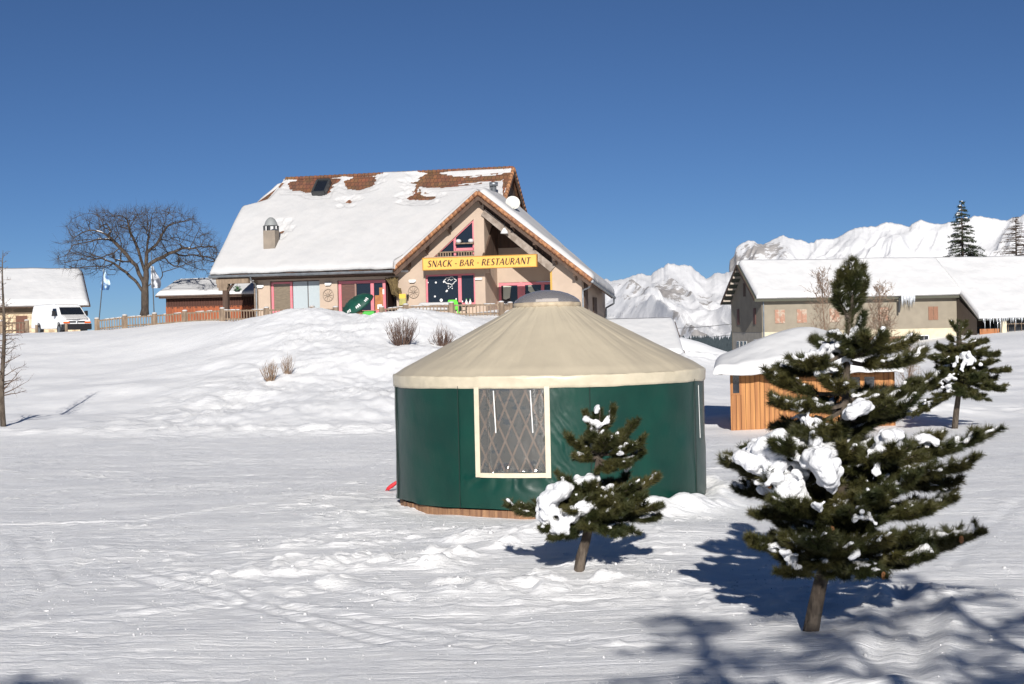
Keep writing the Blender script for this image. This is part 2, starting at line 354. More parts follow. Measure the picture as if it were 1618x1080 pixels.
def base_h(x, y):
    x = np.asarray(x, float); y = np.asarray(y, float)
    xc = np.clip(x, -60, 60); yc = np.clip(y, -8, 130)
    z = WT[_n]+WT[_n+1]*xc+WT[_n+2]*yc
    for i in range(_n): z = z+WT[i]*_phi(xc-CP[i, 0], yc-CP[i, 1])
    far = sm(118, 600, y)*(1-0*x)
    z = z*(1-far)-62*far
    z = z-18*sm(60, 400, np.abs(x))*sm(100, 260, y)
    # snow banked up against the yurt, right side and front
    dy = np.hypot(x-.72, y-28.6); ang = np.arctan2(y-28.6, x-.72)
    side = sm(-1.75, -1.25, ang)*(1-sm(.6, 1.2, ang))
    z = z+side*.30*np.exp(-((dy-3.15)/.42)**2)*(1+.35*fbm(x*1.7, y*1.7, 3, 5))
    # small drift beneath the small pine
    z = z+.22*np.exp(-(((x-.95)/1.6)**2+((y-23.3)/1.3)**2))+.10*np.exp(-(((x-3.0)/1.2)**2+((y-22.8)/1.6)**2))
    dl = sm(-2.75, -2.4, ang)*(1-sm(-1.75, -1.4, ang)); z = z-dl*.05*np.exp(-((dy-3.0)/.45)**2)
    return z
TRACKS = [[gp(1376, 1078), gp(1398, 1030), gp(1413, 990), gp(1424, 955), gp(1430, 935)], [gp(1432, 1078), gp(1450, 1030), gp(1462, 985), gp(1466, 955)],
          [gp(230, 900), gp(330, 925), gp(450, 960), gp(600, 1000), gp(760, 1020)], [gp(210, 912), gp(330, 940), gp(450, 975), gp(600, 1015)],
          [gp(0, 985), gp(60, 940), gp(110, 900), gp(160, 870)], [gp(0, 1000), gp(120, 985), gp(300, 965), gp(400, 950)], [gp(450, 960), gp(620, 985), gp(800, 1000), gp(1000, 1010)],
          [gp(0, 830), gp(200, 826), gp(420, 800)], [gp(320, 905), gp(480, 925), gp(640, 950)], [gp(30, 855), gp(45, 890), gp(75, 930)], [gp(60, 850), gp(80, 885), gp(120, 925)],
          [gp(760, 935), gp(900, 930), gp(1100, 918), gp(1250, 905)], [gp(740, 960), gp(900, 950), gp(1100, 940)], [gp(1120, 720), gp(1300, 760), gp(1618, 800)], [gp(1500, 900), gp(1560, 830), gp(1618, 790)]]
def mid_h(x, y):
    hillm = sm(42, 52, y)*(1-sm(100, 118, y))
    z = .22*fbm(x*.16, y*.12, 3, 11)*hillm*(1-sm(63, 73, y)*.85)
    rough = sm(-17, -11, x)*(1-sm(-1.5, 3, x))
    z = z+hillm*rough*(.085*fbm(x*.7+y*.25, y*.40, 5, 12, .55)+.05*sm(-.1, .5, fbm(x*.25, y*.2, 2, 70))*ridged(x*1.5+y*.6, y*.7, 5, 13, .65)+.032*fbm(x*2.2, y*1.5, 4, 71, .6))*(1-sm(80, 86, y))*(1-.6*sm(66, 74, y)*sm(-6, -3, x))
    z = z+hillm*.02*fbm(x*1.2, y*.8, 4, 14)
    # drift ripples on the smooth left part
    z = z+hillm*(1-rough)*.035*np.sin((y*1.3+x*.35+2.0*fbm(x*.12, y*.1, 2, 15)))*sm(.0, .6, fbm(x*.1, y*.1, 2, 16)+.4)
    # ploughed ridge of broken snow along the foot of the hill
    foot = np.exp(-((y-(46.5+.18*np.maximum(-x-6, 0)+.0*x))/1.0)**2)*(1-sm(0, 4, x))
    z = z+foot*(.07+.10*np.abs(fbm(x*1.2, y*1.2, 4, 17)))
    foot2 = np.exp(-((y-54)/1.6)**2)*sm(9, 13, x)
    z = z+foot2*(.05+.12*np.abs(fbm(x*1.1, y*1.1, 4, 18)))
    berm = np.exp(-(((x-9.6)/2.2)**2+((y-77)/2.5)**2))
    z = z+berm*(.25+.3*np.abs(fbm(x*1.1, y*1.1, 4, 19)))
    return z
def near_h(x, y, only=False):
    m = (1-sm(40, 48, y))
    z = m*(.05*fbm(x*.25, y*.3, 3, 21)+.012*fbm(x*.8, y*1.0, 4, 22)+.006*fbm(x*2+y*.8, y*2.2, 3, 23)+.010*sm(-.3, .4, fbm(x*.4, y*.5, 2, 30))*fbm(x*4, y*3.2, 3, 24, .6))
    # broken, trampled snow in front of the yurt and by the big pine
    r1 = np.exp(-(((x+1.5)/3.3)**2+((y-21.3)/2.9)**2)**1.5)+.8*np.exp(-(((x-2.6)/1.0)**2+((y-25.2)/.8)**2))+.7*np.exp(-(((x-4.2)/2.0)**2+((y-17.8)/.9)**2))+.55*np.exp(-(((x+3.2)/1.4)**2+((y-27.5)/3)**2))+.5*np.exp(-(((x-.8)/1.8)**2+((y-19.0)/1)**2))
    r1 = np.clip(r1, 0, 1)*sm(-.55, .1, fbm(x*.7, y*.9, 3, 29))
    if only: return r1
    lump = np.maximum(fbm(x*2.6, y*2.6, 4, 25, .55), -.15)
    z = z+r1*(.085*lump+.05*np.clip(ridged(x*1.5, y*1.8, 4, 26, .6)-.9, 0, 2)+.05)
    crumbs = np.clip(vn(x*7, y*7, 27)-.72, 0, 1)*sm(-.1, .4, fbm(x*.5, y*.5, 2, 28))
    z = z+m*crumbs*.14
    for k, P in enumerate(TRACKS):
        P = [np.asarray(p) for p in P]; d = poly_dist(x, y, P); wd = .09 if k > 1 else .13; dp = (.022 if k < 9 else .012) if k > 1 else .085
        z = z-dp*np.exp(-(d/wd)**2)+dp*.55*np.exp(-((d-wd*2.2)/wd)**2)
    # long thin criss-cross ski lines
    for k, (sl_, fr, am) in enumerate([(.05, 2.3, .010), (-.33, 1.7, .010), (.22, 1.5, .008)]):
        q = (y+sl_*x)*fr+.5*fbm(x*.08, y*.08, 2, 40+k)
        line = np.exp(-((q-np.round(q))/.09)**2)*sm(.05, .35, vn(x*.22+7*k, np.round(q)*3.7+x*.02, 50+k))
        z = z-m*am*.5*line
    return z
def G(x, y): return float(base_h(np.array([x]), np.array([y]))[0]+mid_h(np.array([x]), np.array([y]))[0])
def axis(parts):
    o = []
    for a, b, st in parts: o.append(np.arange(a, b, st))
    return np.concatenate(o+[[parts[-1][1]]])
XS = axis([(-6000, -600, 400), (-600, -60, 30), (-60, -34, 1), (-34, -11, .22), (-11, 9, .052), (9, 30, .2), (30, 60, 1), (60, 600, 30), (600, 6000, 400)])
YS = axis([(-400, -20, 40), (-20, 11, 1), (11, 28, .055), (28, 46, .09), (46, 96, .2), (96, 140, 1.), (140, 600, 15), (600, 6000, 300)])
X, Y = np.meshgrid(XS, YS); x = X.ravel(); y = Y.ravel()
z = base_h(x, y)
s1 = (np.abs(x) < 70) & (y > 35) & (y < 125); z[s1] += mid_h(x[s1], y[s1])
s2 = (np.abs(x) < 34) & (y > 8) & (y < 49); z[s2] += near_h(x[s2], y[s2])
gnd = npmesh('ground', np.stack([x, y, z], 1), grid_faces(len(XS), len(YS)), SNOWG); struct(gnd)
fa = gnd.data.attributes.new('flat', 'FLOAT', 'POINT'); hr_ = sm(-17, -11, x)*(1-sm(-1.5, 3, x))
fa.data.foreach_set('value', (1-sm(42, 50, y)*(.85-.5*hr_*sm(-.2, .4, fbm(x*.25, y*.2, 2, 70)))).astype(np.float32))
lv = np.zeros(len(x)); lv[s2] = near_h(x[s2], y[s2], True); lv += np.exp(-((y-(46.5+.18*np.maximum(-x-6, 0)))/1.2)**2)*.6
la = gnd.data.attributes.new('loose', 'FLOAT', 'POINT'); la.data.foreach_set('value', np.clip(lv, 0, 1).astype(np.float32))

# crumbs of broken snow lying on the piste, thickest where it has been trampled
ncr = 26000; cx_ = nr.uniform(-9, 8.5, ncr); cy_ = nr.uniform(12.5, 33, ncr)
pr_ = .10+.9*np.clip(near_h(cx_, cy_, True), 0, 1)*sm(-.3, .3, fbm(cx_*1.2, cy_*1.2, 3, 91)); kp = nr.rand(ncr) < pr_; kp &= np.hypot(cx_-.72, cy_-28.6) > 3.1; cx_ = cx_[kp]; cy_ = cy_[kp]; ncr = len(cx_)
cz0 = base_h(cx_, cy_)+near_h(cx_, cy_); cr_ = nr.uniform(.005, .013, ncr)*(1+1.3*(nr.rand(ncr) < .04))
oc = np.array([(1.2, 0, 0), (0, 1.3, 0), (-1.2, 0, 0), (0, -1.3, 0), (0, 0, .7), (0, 0, -.7)], float)
V = np.stack([cx_, cy_, cz0+cr_*.3], 1)[:, None, :]+oc[None]*cr_[:, None, None]*nr.uniform(.5, 1.4, (ncr, 6, 1))+nr.normal(0, .15, (ncr, 6, 3))*cr_[:, None, None]
b0 = np.arange(ncr)[:, None]*6
struct(npmesh('snow_crumbs', V.reshape(-1, 3), np.vstack([b0+np.array([t]) for t in ((0, 1, 4), (1, 2, 4), (2, 3, 4), (3, 0, 4), (1, 0, 5), (2, 1, 5), (3, 2, 5), (0, 3, 5))]), TSNOW0, smooth=True), 'stuff')
# ------------------------------------------------------------------ mountains
def mountain_mat():
    m = bpy.data.materials.new('mountain'); m.use_nodes = True; N = m.node_tree.nodes; L = m.node_tree.links
    b = N['Principled BSDF']; b.inputs['Roughness'].default_value = .8; b.inputs['Specular IOR Level'].default_value = .2
    a = N.new('ShaderNodeAttribute'); a.attribute_name = 'rock'
    tc = N.new('ShaderNodeTexCoord'); n = N.new('ShaderNodeTexNoise'); n.inputs['Scale'].default_value = .022; n.inputs['Detail'].default_value = 10; n.inputs['Roughness'].default_value = .72; L.new(tc.outputs['Object'], n.inputs['Vector'])
    s = N.new('ShaderNodeMath'); s.operation = 'MULTIPLY_ADD'; s.inputs[1].default_value = 1.7; L.new(n.outputs['Fac'], s.inputs[0]); L.new(a.outputs['Fac'], s.inputs[2])
    r = N.new('ShaderNodeMapRange'); r.inputs[1].default_value = 1.27; r.inputs[2].default_value = 1.34; L.new(s.outputs[0], r.inputs[0])
    n2 = N.new('ShaderNodeTexNoise'); n2.inputs['Scale'].default_value = .05; n2.inputs['Detail'].default_value = 5; L.new(tc.outputs['Object'], n2.inputs['Vector'])
    rk = N.new('ShaderNodeMix'); rk.data_type = 'RGBA'; rk.inputs[6].default_value = (.27, .255, .25, 1); rk.inputs[7].default_value = (.46, .44, .43, 1); L.new(n2.outputs['Fac'], rk.inputs[0])
    mx = N.new('ShaderNodeMix'); mx.data_type = 'RGBA'; mx.inputs[6].default_value = (.70, .705, .725, 1); L.new(r.outputs[0], mx.inputs[0]); L.new(rk.outputs[2], mx.inputs[7])
    L.new(mx.outputs[2], b.inputs['Base Color'])
    bp = N.new('ShaderNodeBump'); bp.inputs['Strength'].default_value = .5; bp.inputs['Distance'].default_value = 12; L.new(n.outputs['Fac'], bp.inputs['Height']); L.new(bp.outputs[0], b.inputs['Normal'])
    return m
MM = mountain_mat()
def massif(name, sky, D, Dbase, zbase, seed, jag, gully, rockf):
    px = np.array([p[0] for p in sky], float); py = np.array([p[1] for p in sky], float)
    nu = int((px[-1]-px[0])/1.1); P = np.linspace(px[0], px[-1], nu); PY = np.interp(P, px, py)
    PY = PY-jag*fbm(P*.09, P*0, 4, seed)
    ridge = np.array([at(a, b, D) for a, b in zip(P, PY)])
    nv = 170; T = np.linspace(-.25, 1, nv); V = np.zeros((nv, nu, 3)); rock = np.zeros((nv, nu))
    xs = ridge[:, 0]; zr = ridge[:, 2]
    zsm = np.convolve(np.pad(zr, 30, mode='edge'), np.ones(61)/61, 'valid')
    for i, t in enumerate(T):
        if t < 0:
            yy = D-t*1500; zz = zr+t*(zr+80)*3; sh = 0
        else:
            yy = D+(Dbase-D)*t
            prof = (1-t)**1.25
            zz = zbase+(zr*np.exp(-t*9)+zsm*(1-np.exp(-t*9))-zbase)*prof
            skew = xs-t*gully[2]*(D-Dbase)*.35
            g1 = ridged(skew/gully[0]+.15*fbm(xs/300, yy*0+t*3, 2, seed), t*1.3+0*xs, 4, seed+1, .55)
            g2 = fbm(xs/90, yy/140+0*xs, 4, seed+2)
            zz = zz+(g1-1.0)*gully[1]*math.sin(math.pi*min(1, t*1.05))*.9+g2*gully[1]*.18*min(1, t*7)
            rock[i] = rockf(P, t, g1, g2)
        V[i, :, 0] = xs*yy/D; V[i, :, 1] = yy; V[i, :, 2] = zz
    # x follows the line of sight only roughly: straighten so the face is a true slope
    o = npmesh(name, V.reshape(-1, 3), grid_faces(nu, nv), MM); struct(o)
    at_ = o.data.attributes.new('rock', 'FLOAT', 'POINT'); at_.data.foreach_set('value', rock.ravel().astype(np.float32)); return o
skyL = [(560,560),(700,520),(800,490),(880,462),(930,446),(955,443),(975,441),(995,438),(1008,431),(1014,430),(1020,433),(1028,436),(1036,428),(1048,420),(1056,413),(1066,417),(1074,418),(1090,417),(1098,424),(1108,434),(1116,439),(1130,433),(1142,431),(1160,428),(1200,432),(1300,450),(1500,480)]
skyR = [(1152,424),(1153,412),(1160,404),(1163,392),(1172,384),(1180,380),(1188,380),(1196,384),(1206,386),(1214,380),(1222,378),(1230,374),(1238,371),(1248,374),(1256,378),(1266,377),(1272,380),(1277,383),(1286,383),(1290,378),(1300,376),(1316,376),(1330,372),(1342,364),(1352,360),(1368,358),(1384,357),(1392,352),(1400,349),(1412,351),(1424,354),(1436,357),(1448,350),(1455,348),(1468,351),(1484,353),(1500,352),(1520,348),(1540,339),(1552,341),(1568,345),(1590,347),(1606,342),(1625,336),(1700,330),(1850,350),(2000,380)]
def rockL(P, t, g1, g2):
    pk = np.exp(-((P-1062)/45)**2)*math.exp(-((t-.16)/.1)**2)*.62+np.exp(-((P-1005)/40)**2)*math.exp(-((t-.3)/.13)**2)*.30+np.exp(-((P-1120)/14)**2)*math.exp(-((t-.22)/.12)**2)*.4
    lowr = math.exp(-((t-.72)/.12)**2)*.22
    return pk*.8+lowr*(g2 > -.1)+.22*np.clip(g2, 0, 1)+.20*np.clip(g1-1.15, 0, 1)+.05
def rockR(P, t, g1, g2):
    pk = np.exp(-((P-1178)/34)**2)*math.exp(-((t-.1)/.12)**2)*.55+np.exp(-((P-1155)/9)**2)*.5+np.exp(-((P-1226)/30)**2)*math.exp(-((t-.12)/.1)**2)*.40
    low = math.exp(-((t-.33)/.16)**2)*np.exp(-((P-1440)/200)**2)*.30*np.clip(g1-.9, 0, 1)*1.6
    return pk*.85+low*1.3+.20*np.clip(g2, 0, 1)*(P < 1400)+.02
massif('mountain', skyL, 4300, 2700, -75, 3, 2.4, (230, 62, 1.), rockL)
massif('mountain', skyR, 5400, 4100, -75, 9, 1.5, (190, 75, -.7), rockR)
# far-off forest on the valley floor at the mountain's foot
FOR = mat('far_forest', (.035, .05, .06), .95, (.06, .08, .09), .02)
n = 9000; fx = nr.uniform(120, 620, n); fy = nr.uniform(2150, 2700, n); keep = vn(fx/60, fy/120, 77) > -.35; fx = fx[keep]; fy = fy[keep]; n = len(fx)
fz = -48+(fy-2150)*.055; fh = nr.uniform(7, 15, n)+ (fy > 2300)*0; fr_ = fh*.22
V = np.zeros((n, 5, 3)); 
for k in range(4):
    a = math.pi/2*k; V[:, k, 0] = fx+fr_*math.cos(a); V[:, k, 1] = fy+fr_*math.sin(a); V[:, k, 2] = fz
V[:, 4, 0] = fx; V[:, 4, 1] = fy; V[:, 4, 2] = fz+fh
FX, FY = np.meshgrid(np.linspace(-200, 1500, 60), np.linspace(2000, 2900, 30)); FZ = -50+np.clip(FY-2150, -100, 620)*.055+2*fbm(FX/90, FY/90, 3, 8)
struct(npmesh('foothill', np.stack([FX, FY, FZ], 2).reshape(-1, 3), grid_faces(60, 30), SNOWG))
b0 = np.arange(n)[:, None]*5
fo = npmesh('far_forest', V.reshape(-1, 3), np.vstack([b0+np.array([[k, (k+1) % 4, 4]]) for k in range(4)]), FOR, smooth=False); struct(fo, 'stuff')

# ------------------------------------------------------------------ restaurant (local axes: u along the front, v back, z up)
def frame_thing(name, fr, label, cat, group=None): return thing(name, label, cat, tuple(fr.o), R(fr.deg), group)
rest = frame_thing('restaurant', RF, 'large beige mountain restaurant with pink windows and a steep snow covered tiled roof', 'restaurant')
SL = 6.3/7.2                                    # main roof pitch
def mroof(v): return 7.0+(v+1)*SL
def xroof(u): return 11.28-abs(u-5.43)*.815     # cross gable
# front wall, left half, with openings
w_ = MB(); T = .3
def wallx(b, u0, u1, z0, z1, v=0, t=T): b.box((u0, v, z0), (u1, v+t, z1))
zf = 3.6
wallx(w_, -8.99, -7.95, zf, 6.62); wallx(w_, -7.95, -4.75, 6.52, 6.62); wallx(w_, -4.75, -3.62, zf, 6.62); wallx(w_, -3.62, .09, 6.44, 6.62)
w_.box((-8.99, 0, zf), (-8.7, 13, 7.6)); w_.box((-8.7, 12.7, zf), (5.6, 13, 7.2)); 
w_.prism([(-8.98, 6.63), (-8.98, 7.3), (5.8, 7.3), (5.8, 6.63)], .02, .28)
# cross gable front: polygon pieces round the openings
def cut(poly, v0=0, v1=T): w_.prism(poly, v0, v1)
top = lambda u: xroof(u)-.22
cut([(.09, zf), (1.9, zf), (1.9, top(1.9)), (.09, top(.09))])                          # left of the window
cut([(1.9, zf), (4.92, zf), (4.92, 4.8), (1.9, 4.8)])                                   # below it
cut([(1.9, 6.64), (4.92, 6.64), (4.92, 7.66), (1.9, 7.66)])                             # band behind the signboard
cut([(1.9, 7.66), (2.45, 7.66), (4.92, 9.79), (4.92, top(4.92)), (1.9, top(1.9))])      # above the sloping window
cut([(4.92, zf), (5.54, zf), (5.54, top(5.43)), (5.43, top(5.43)), (4.92, top(4.92))], 0, .34)   # pillar
cut([(9.54, zf), (11.27, zf), (11.27, top(11.27)), (9.54, top(9.54))])
w_.box((10.97, .3, zf), (11.27, 7, 6.2))                                                # right side wall
w_.box((5.2, .34, zf), (5.5, 3.1, 10.9))                                                # inside wall of the porch behind the pillar
w_.box((9.54, .3, zf), (9.8, 3.1, 7.3))                                                 # porch right wall
w_.box((5.2, 7, zf), (11.27, 7.3, 6.2))
# porch back wall with doors
for a in [(5.5, 5.58, zf, 8.2), (5.58, 9.54, 6.12, 8.2)]: wallx(w_, *a, v=3.0, t=.2)
wallo = w_.build('wall', RENDER, rest)
up = MB(); up.prism([(5.5, 8.21), (9.54, 8.21), (9.0, 8.3), (5.5, 11.0)], 3.0, 3.2); up.build('wall', DKWOOD, rest)['label'] = 'dark timber wall high inside the porch, its shade put into the colour'  # the dark wood colour also carries the shade up here
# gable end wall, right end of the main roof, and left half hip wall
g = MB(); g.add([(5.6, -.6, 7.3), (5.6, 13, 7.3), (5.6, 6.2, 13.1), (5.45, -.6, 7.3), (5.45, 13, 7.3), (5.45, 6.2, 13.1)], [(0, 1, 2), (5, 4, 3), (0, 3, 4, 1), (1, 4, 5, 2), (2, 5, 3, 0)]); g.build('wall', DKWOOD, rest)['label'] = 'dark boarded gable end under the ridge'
# wood lintel band and soffit along the left
l = MB(); l.box((-11.3, -.12, 6.63), (.08, 0-.003, 6.95)); l.box((-11.3, -.95, 6.72), (.08, -.12, 6.78)); l.build('fascia', DKWOOD, rest)
l = MB(); l.box((.02, -.01, 6.45), (-8.9, -.012, 6.60)); 
# roof planes (tiled slabs)
def slab(b, pts, t=.16):
    P = [np.array(p, float) for p in pts]; n = np.cross(P[1]-P[0], P[3]-P[0]); n /= np.linalg.norm(n); n = n if n[2] > 0 else -n
    vs = P+[p-n*t for p in P]; b.add(vs, [(0, 1, 2, 3), (7, 6, 5, 4)]+[(i, 4+i, 4+(i+1) % 4, (i+1) % 4) for i in range(4)])
A_, B_, C_, D_ = (-11.37, -1, 7.0), (5.85, -1, 7.0), (5.85, 6.2, 13.3), (-9.37, 6.2, 13.3)
E_ = (-11.37, 3.8, mroof(3.8)); E2 = (-10.0, 4.35, mroof(4.35))
rf = MB()
def gslab(b, poly, t=.16):
    P = [np.array(p, float) for p in poly]; n = np.cross(P[1]-P[0], P[-1]-P[0]); n /= np.linalg.norm(n); n = n if n[2] > 0 else -n
    k = len(P); vs = P+[p-n*t for p in P]; b.add(vs, [tuple(range(k)), tuple(range(2*k-1, k-1, -1))]+[(i, k+i, k+(i+1) % k, (i+1) % k) for i in range(k)])
gslab(rf, [A_, (.25, -1, 7.0), (5.43, 3.9, mroof(3.9)), (5.85, 3.7, mroof(3.7)), C_, D_, E2, E_])
rfb = 0
gslab(rf, [(5.85, 13.6, 6.9), (-11.37, 13.6, 6.9), (-11.37, 8.6, mroof(3.8)), (-9.37, 6.2, 13.3), (5.85, 6.2, 13.3)])
gslab(rf, [(-11.37, 8.6, mroof(3.8)), E_, E2, (-9.37, 6.2, 13.3)])
lw = MB(); 
# object coordinates for the tile pattern run in local x,y: fine for both roofs
roof = rf.build('roof', TILE, rest)
rg = MB()
for i in range(46):
    u = -9.3+i*.33; rg.tube([(u, 6.2, 13.36), (u+.31, 6.2, 13.34)], [.13, .11], 8)
rg.build('ridge_tiles', TILE, roof)
# cross gable roof
xr = MB()
apF, apB = (5.43, -.8, 11.28), (5.43, 4.2, 11.28)
eLF, eLB = (.25, -.8, xroof(.25)), (.25, -.8, xroof(.25))
gslab(xr, [eLF, apF, apB, (.25, .0, xroof(.25))])
slab(xr, [(11.98, -.8, 6.0), (11.98, 6.4, 5.16), (5.43, 6.4, 11.28), apF])
xroofo = xr.build('porch_roof', TILE, rest)
# verge tiles along the rakes (rounded, stepped)
vt = MB(); rr = random.Random(3)
def verge(b, p, q, n, r=.125):
    p = np.array(p); q = np.array(q)
    for i in range(n):
        a = p+(q-p)*i/n; c = p+(q-p)*(i+1.06)/n; b.tube([a+(0, 0, .03), c+(0, 0, -.0)], [r*.88, r*1.06], 8)

vt = None; VT = mat('verge_tile', (.42, .2, .09), .85, (.22, .1, .055), 5, lo=.4, hi=.6)
for par_, p, q, n in ((xroofo, (5.43, -.84, 11.25), (.22, -.84, 6.97), 21), (xroofo, (5.43, -.84, 11.25), (12.0, -.84, 5.98), 26), (roof, (5.87, 6.2, 13.3), (5.87, 3.5, mroof(3.5)), 11), (roof, (5.87, 6.2, 13.3), (5.87, 13.4, 7.1), 28)):
    b = MB(); verge(b, p, q, n); b.build('verge_tiles', VT, par_, smooth=True)
# barge boards and purlin ends
for p, q in (((5.43, -.76, 11.0), (.25, -.76, 6.7)), ((5.43, -.757, 11.0), (11.98, -.757, 5.74)), ((5.90, 6.2, 13.05), (5.90, 3.4, mroof(3.4)-.2)), ((5.902, 6.2, 13.05), (5.902, 13.3, 6.95))):
    MB().bar(p, q, .05, .26).build('bargeboard', DKWOOD, rest)
for u in (5.43, 3.5, 2.1, .95, 7.4, 8.7, 9.85, 11.0):
    b = MB(); z = xroof(u)-.34; b.bar((u, .25, z-.05), (u, -.74, z-.05), .17, .24); b.bar((u, -.1, z-.35), (u, -.45, z-.15), .1, .1); b.build('purlin', DKWOOD, rest)
# soffit and weathered beam over the porch
bm = MB(); bm.bar((5.54, -.05, 10.17), (9.62, -.05, 6.72), .2, .42); bm.build('beam', OLDBEAM, rest)

# porch edge: yellow end board
b = MB(); b.prism([(5.54, 10.2), (9.54, 6.83), (9.54, 7.7), (5.54, 10.95)], .1, .14); b.build('infill', DKWOOD, rest)  # planks closing the gap over the beam, added to shade the porch wall
b = MB(); b.box((9.43, -.02, zf), (9.54, .3, 6.75)); b.build('board', mat('ochre_board', (.5, .3, .06), .7), rest)
# upper sloping window
def frame_poly(b, poly, wd, v0, v1):
    k = len(poly)
    for i in range(k):
        p, q = poly[i], poly[(i+1) % k]; b.bar((p[0], (v0+v1)/2, p[1]), (q[0], (v0+v1)/2, q[1]), v1-v0, wd, (0, 1, 0))
def fbar(b, u0, z0, u1, z1, wd=.1, v=.08, d=.08):
    d_ = np.array([u1-u0, z1-z0]); n_ = np.array([-d_[1], d_[0]])/np.linalg.norm(d_)*wd/2
    poly = [(u0-n_[0], z0-n_[1]), (u1-n_[0], z1-n_[1]), (u1+n_[0], z1+n_[1]), (u0+n_[0], z0+n_[1])]; b.prism(poly, v, v+d)
def window(u0, u1, z0, z1, mulls=(), v=.1, fw=.12, transom=(), glass=DGLASS, fm=PINK, label=None, parent=None):
    f = MB(); f.box((u0, v, z0), (u0+fw, v+.1, z1)); f.box((u1-fw, v, z0), (u1, v+.1, z1)); f.box((u0+fw, v, z1-fw), (u1-fw, v+.1, z1)); f.box((u0+fw, v, z0), (u1-fw, v+.1, z0+fw))
    for a in mulls: f.box((a-.1, v-.01, z0+fw), (a+.1, v+.09, z1-fw))
    for a in transom: f.box((u0+fw, v-.005, a-.05), (u1-fw, v+.085, a+.05))
    fo = f.build('window', fm, parent or rest); 
    if label: fo['label'] = label
    g_ = MB(); g_.box((u0+fw*.5, v+.05, z0+fw*.5), (u1-fw*.5, v+.07, z1-fw*.5)); g_.build('pane', glass, fo); return fo
tw = MB(); fbar(tw, 2.5, 7.72, 4.86, 9.72, .09); fbar(tw, 4.86, 7.72, 4.86, 9.75, .1); fbar(tw, 3.72, 7.7, 3.72, 8.75, .14); fbar(tw, 3.72, 8.05, 4.86, 8.05, .16)
tw = tw.build('window', PINK, rest); tw['label'] = 'sloping triangular window above the signboard'
b = MB(); b.prism([(2.4, 7.67), (4.91, 7.67), (4.91, 9.77)], .18, .2); b.build('pane', DGLASS, tw)
b = MB()
for i in range(15):
    u = 2.65+i*.16
    if abs(u-3.72) > .12: b.box((u, .02, 7.67), (u+.07, .06, 7.9))
b.box((2.5, .01, 7.88), (4.9, .07, 7.95)); b.build('balustrade', GREYWOOD, tw)
b = MB(); b.box((3.8, -.12, 8.35), (4.9, .06, 8.42)); so_ = b.build('sill', GREYWOOD, tw)
for u in (4.0, 4.75):
    b = MB(); b.ball((u, -.08, 8.52), .17, .75, 12, 8); b.build('snow', SNOW, so_, smooth=True)
# big shop window with stickers
bw = window(1.9, 4.92, 4.82, 6.62, (3.97,), fw=.1)
bw['label'] = 'large dark ground floor window with white snow stickers'
st = MB()
for px, py, r in [(676, 446, .035), (688.5, 446, .05), (701, 445, .045), (687, 468, .05), (705, 460, .04), (697, 474, .085), (720.5, 472, .04), (706, 459, .05), (708, 448, .03), (730, 476, .05)]:
    u, z = RF.hit(px, py, .1); MB().tube([(u, .125, z), (u, .148, z)], r*1.15, 10).build('snow_sticker', WHITE, bw)
cu, cz = RF.hit(711, 443, .1)
cl = [(cu+.34*math.cos(t)*(1+.12*math.cos(6*t)), .138, cz+.2*math.sin(t)*(1+.16*math.cos(5*t))) for t in np.linspace(0, 2*math.pi, 40)]
st.tube(cl, .022, 5, cap=False); st.tube([(cu-.15, .138, cz-.02), (cu-.05, .138, cz+.1), (cu+.05, .138, cz), (cu+.15, .138, cz+.08)], .02, 5)
for a, c_ in [(-.12, -.32), (-.1, -.45), (.1, -.32), (.12, -.46), (0, -.38)]: st.tube([(cu+a, .125, cz+c_), (cu+a, .148, cz+c_)], .035, 6)
st.build('snow_sticker', WHITE, bw)
b = MB()
for i in range(240):
    a = rr.uniform(0, 6.28); r_ = rr.uniform(0, .32)*1.0; u = 4.45+r_*math.cos(a); z = 5.6+rr.uniform(-.45, .45); b.add([(u, .3, z), (u+.07, .33, z+.03), (u+.03, .3, z+.08)], [(0, 1, 2)])
plant = None
# left windows: bay with pale shutters, bay with pink frames
wa = window(-7.9, -6.55, 4.6, 6.5, (), v=.12, fw=.14, glass=mat('brown_blind', (.2, .16, .11), .35, (.14, .11, .075), 4, (1, 1, 6), spec=.8), label='window with brownish glass at the left')
for u0, u1 in ((-6.5, -5.35), (-5.3, -4.78)) if 0 else ((-6.5, -5.58), (-5.52, -4.78)):
    b = MB(); b.box((u0, .14, 4.4), (u1, .2, 6.46)); q = b.build('shutter', mat('pale_shutter', (.37, .42, .44), .45), rest)
b = MB(); b.box((-7.95, .06, 6.46), (-4.75, .3, 6.515)); b.build('fascia', DKWOOD, rest)
b = MB(); b.box((-7.95, .25, zf), (-3.9, .3, 6.5)); b.build('wall', DKWOOD, rest)['label'] = 'dark sheet standing in for the shaded room behind the left windows'  # thin dark sheet put in for the shade of the room
wb = window(-3.57, -.62, 4.45, 6.4, (-1.45,), v=.08, fw=.17, label='pink framed window behind the green parasol')
b = MB(); b.box((-2.55, .075, 4.6), (-2.45, .12, 6.25)); b.build('mullion', mat('brown_frame', (.25, .15, .12), .6), wb)
b = MB(); b.box((-3.4, .125, 4.6), (-2.55, .128, 6.23)); b.build('blind', mat('red_brown_blind', (.13, .06, .045), .5, (.09, .045, .035), 3, (1, 1, 8)), wb)
b = MB(); b.box((-1.3, .11, 4.62), (-.8, .128, 5.5)); b.box((-1.02, .1, 5.5), (-.8, .125, 5.95)); b.build('cupboard', mat('orange_wood', (.42, .17, .05), .6, (.3, .12, .04), 5), wb)
MB().box((-1.14, .06, 4.68), (-.86, .095, 4.95)).build('notice', WHITE, wb); MB().box((-.8, .06, 5.55), (-.7, .079, 5.85)).build('notice', WHITE, wb)
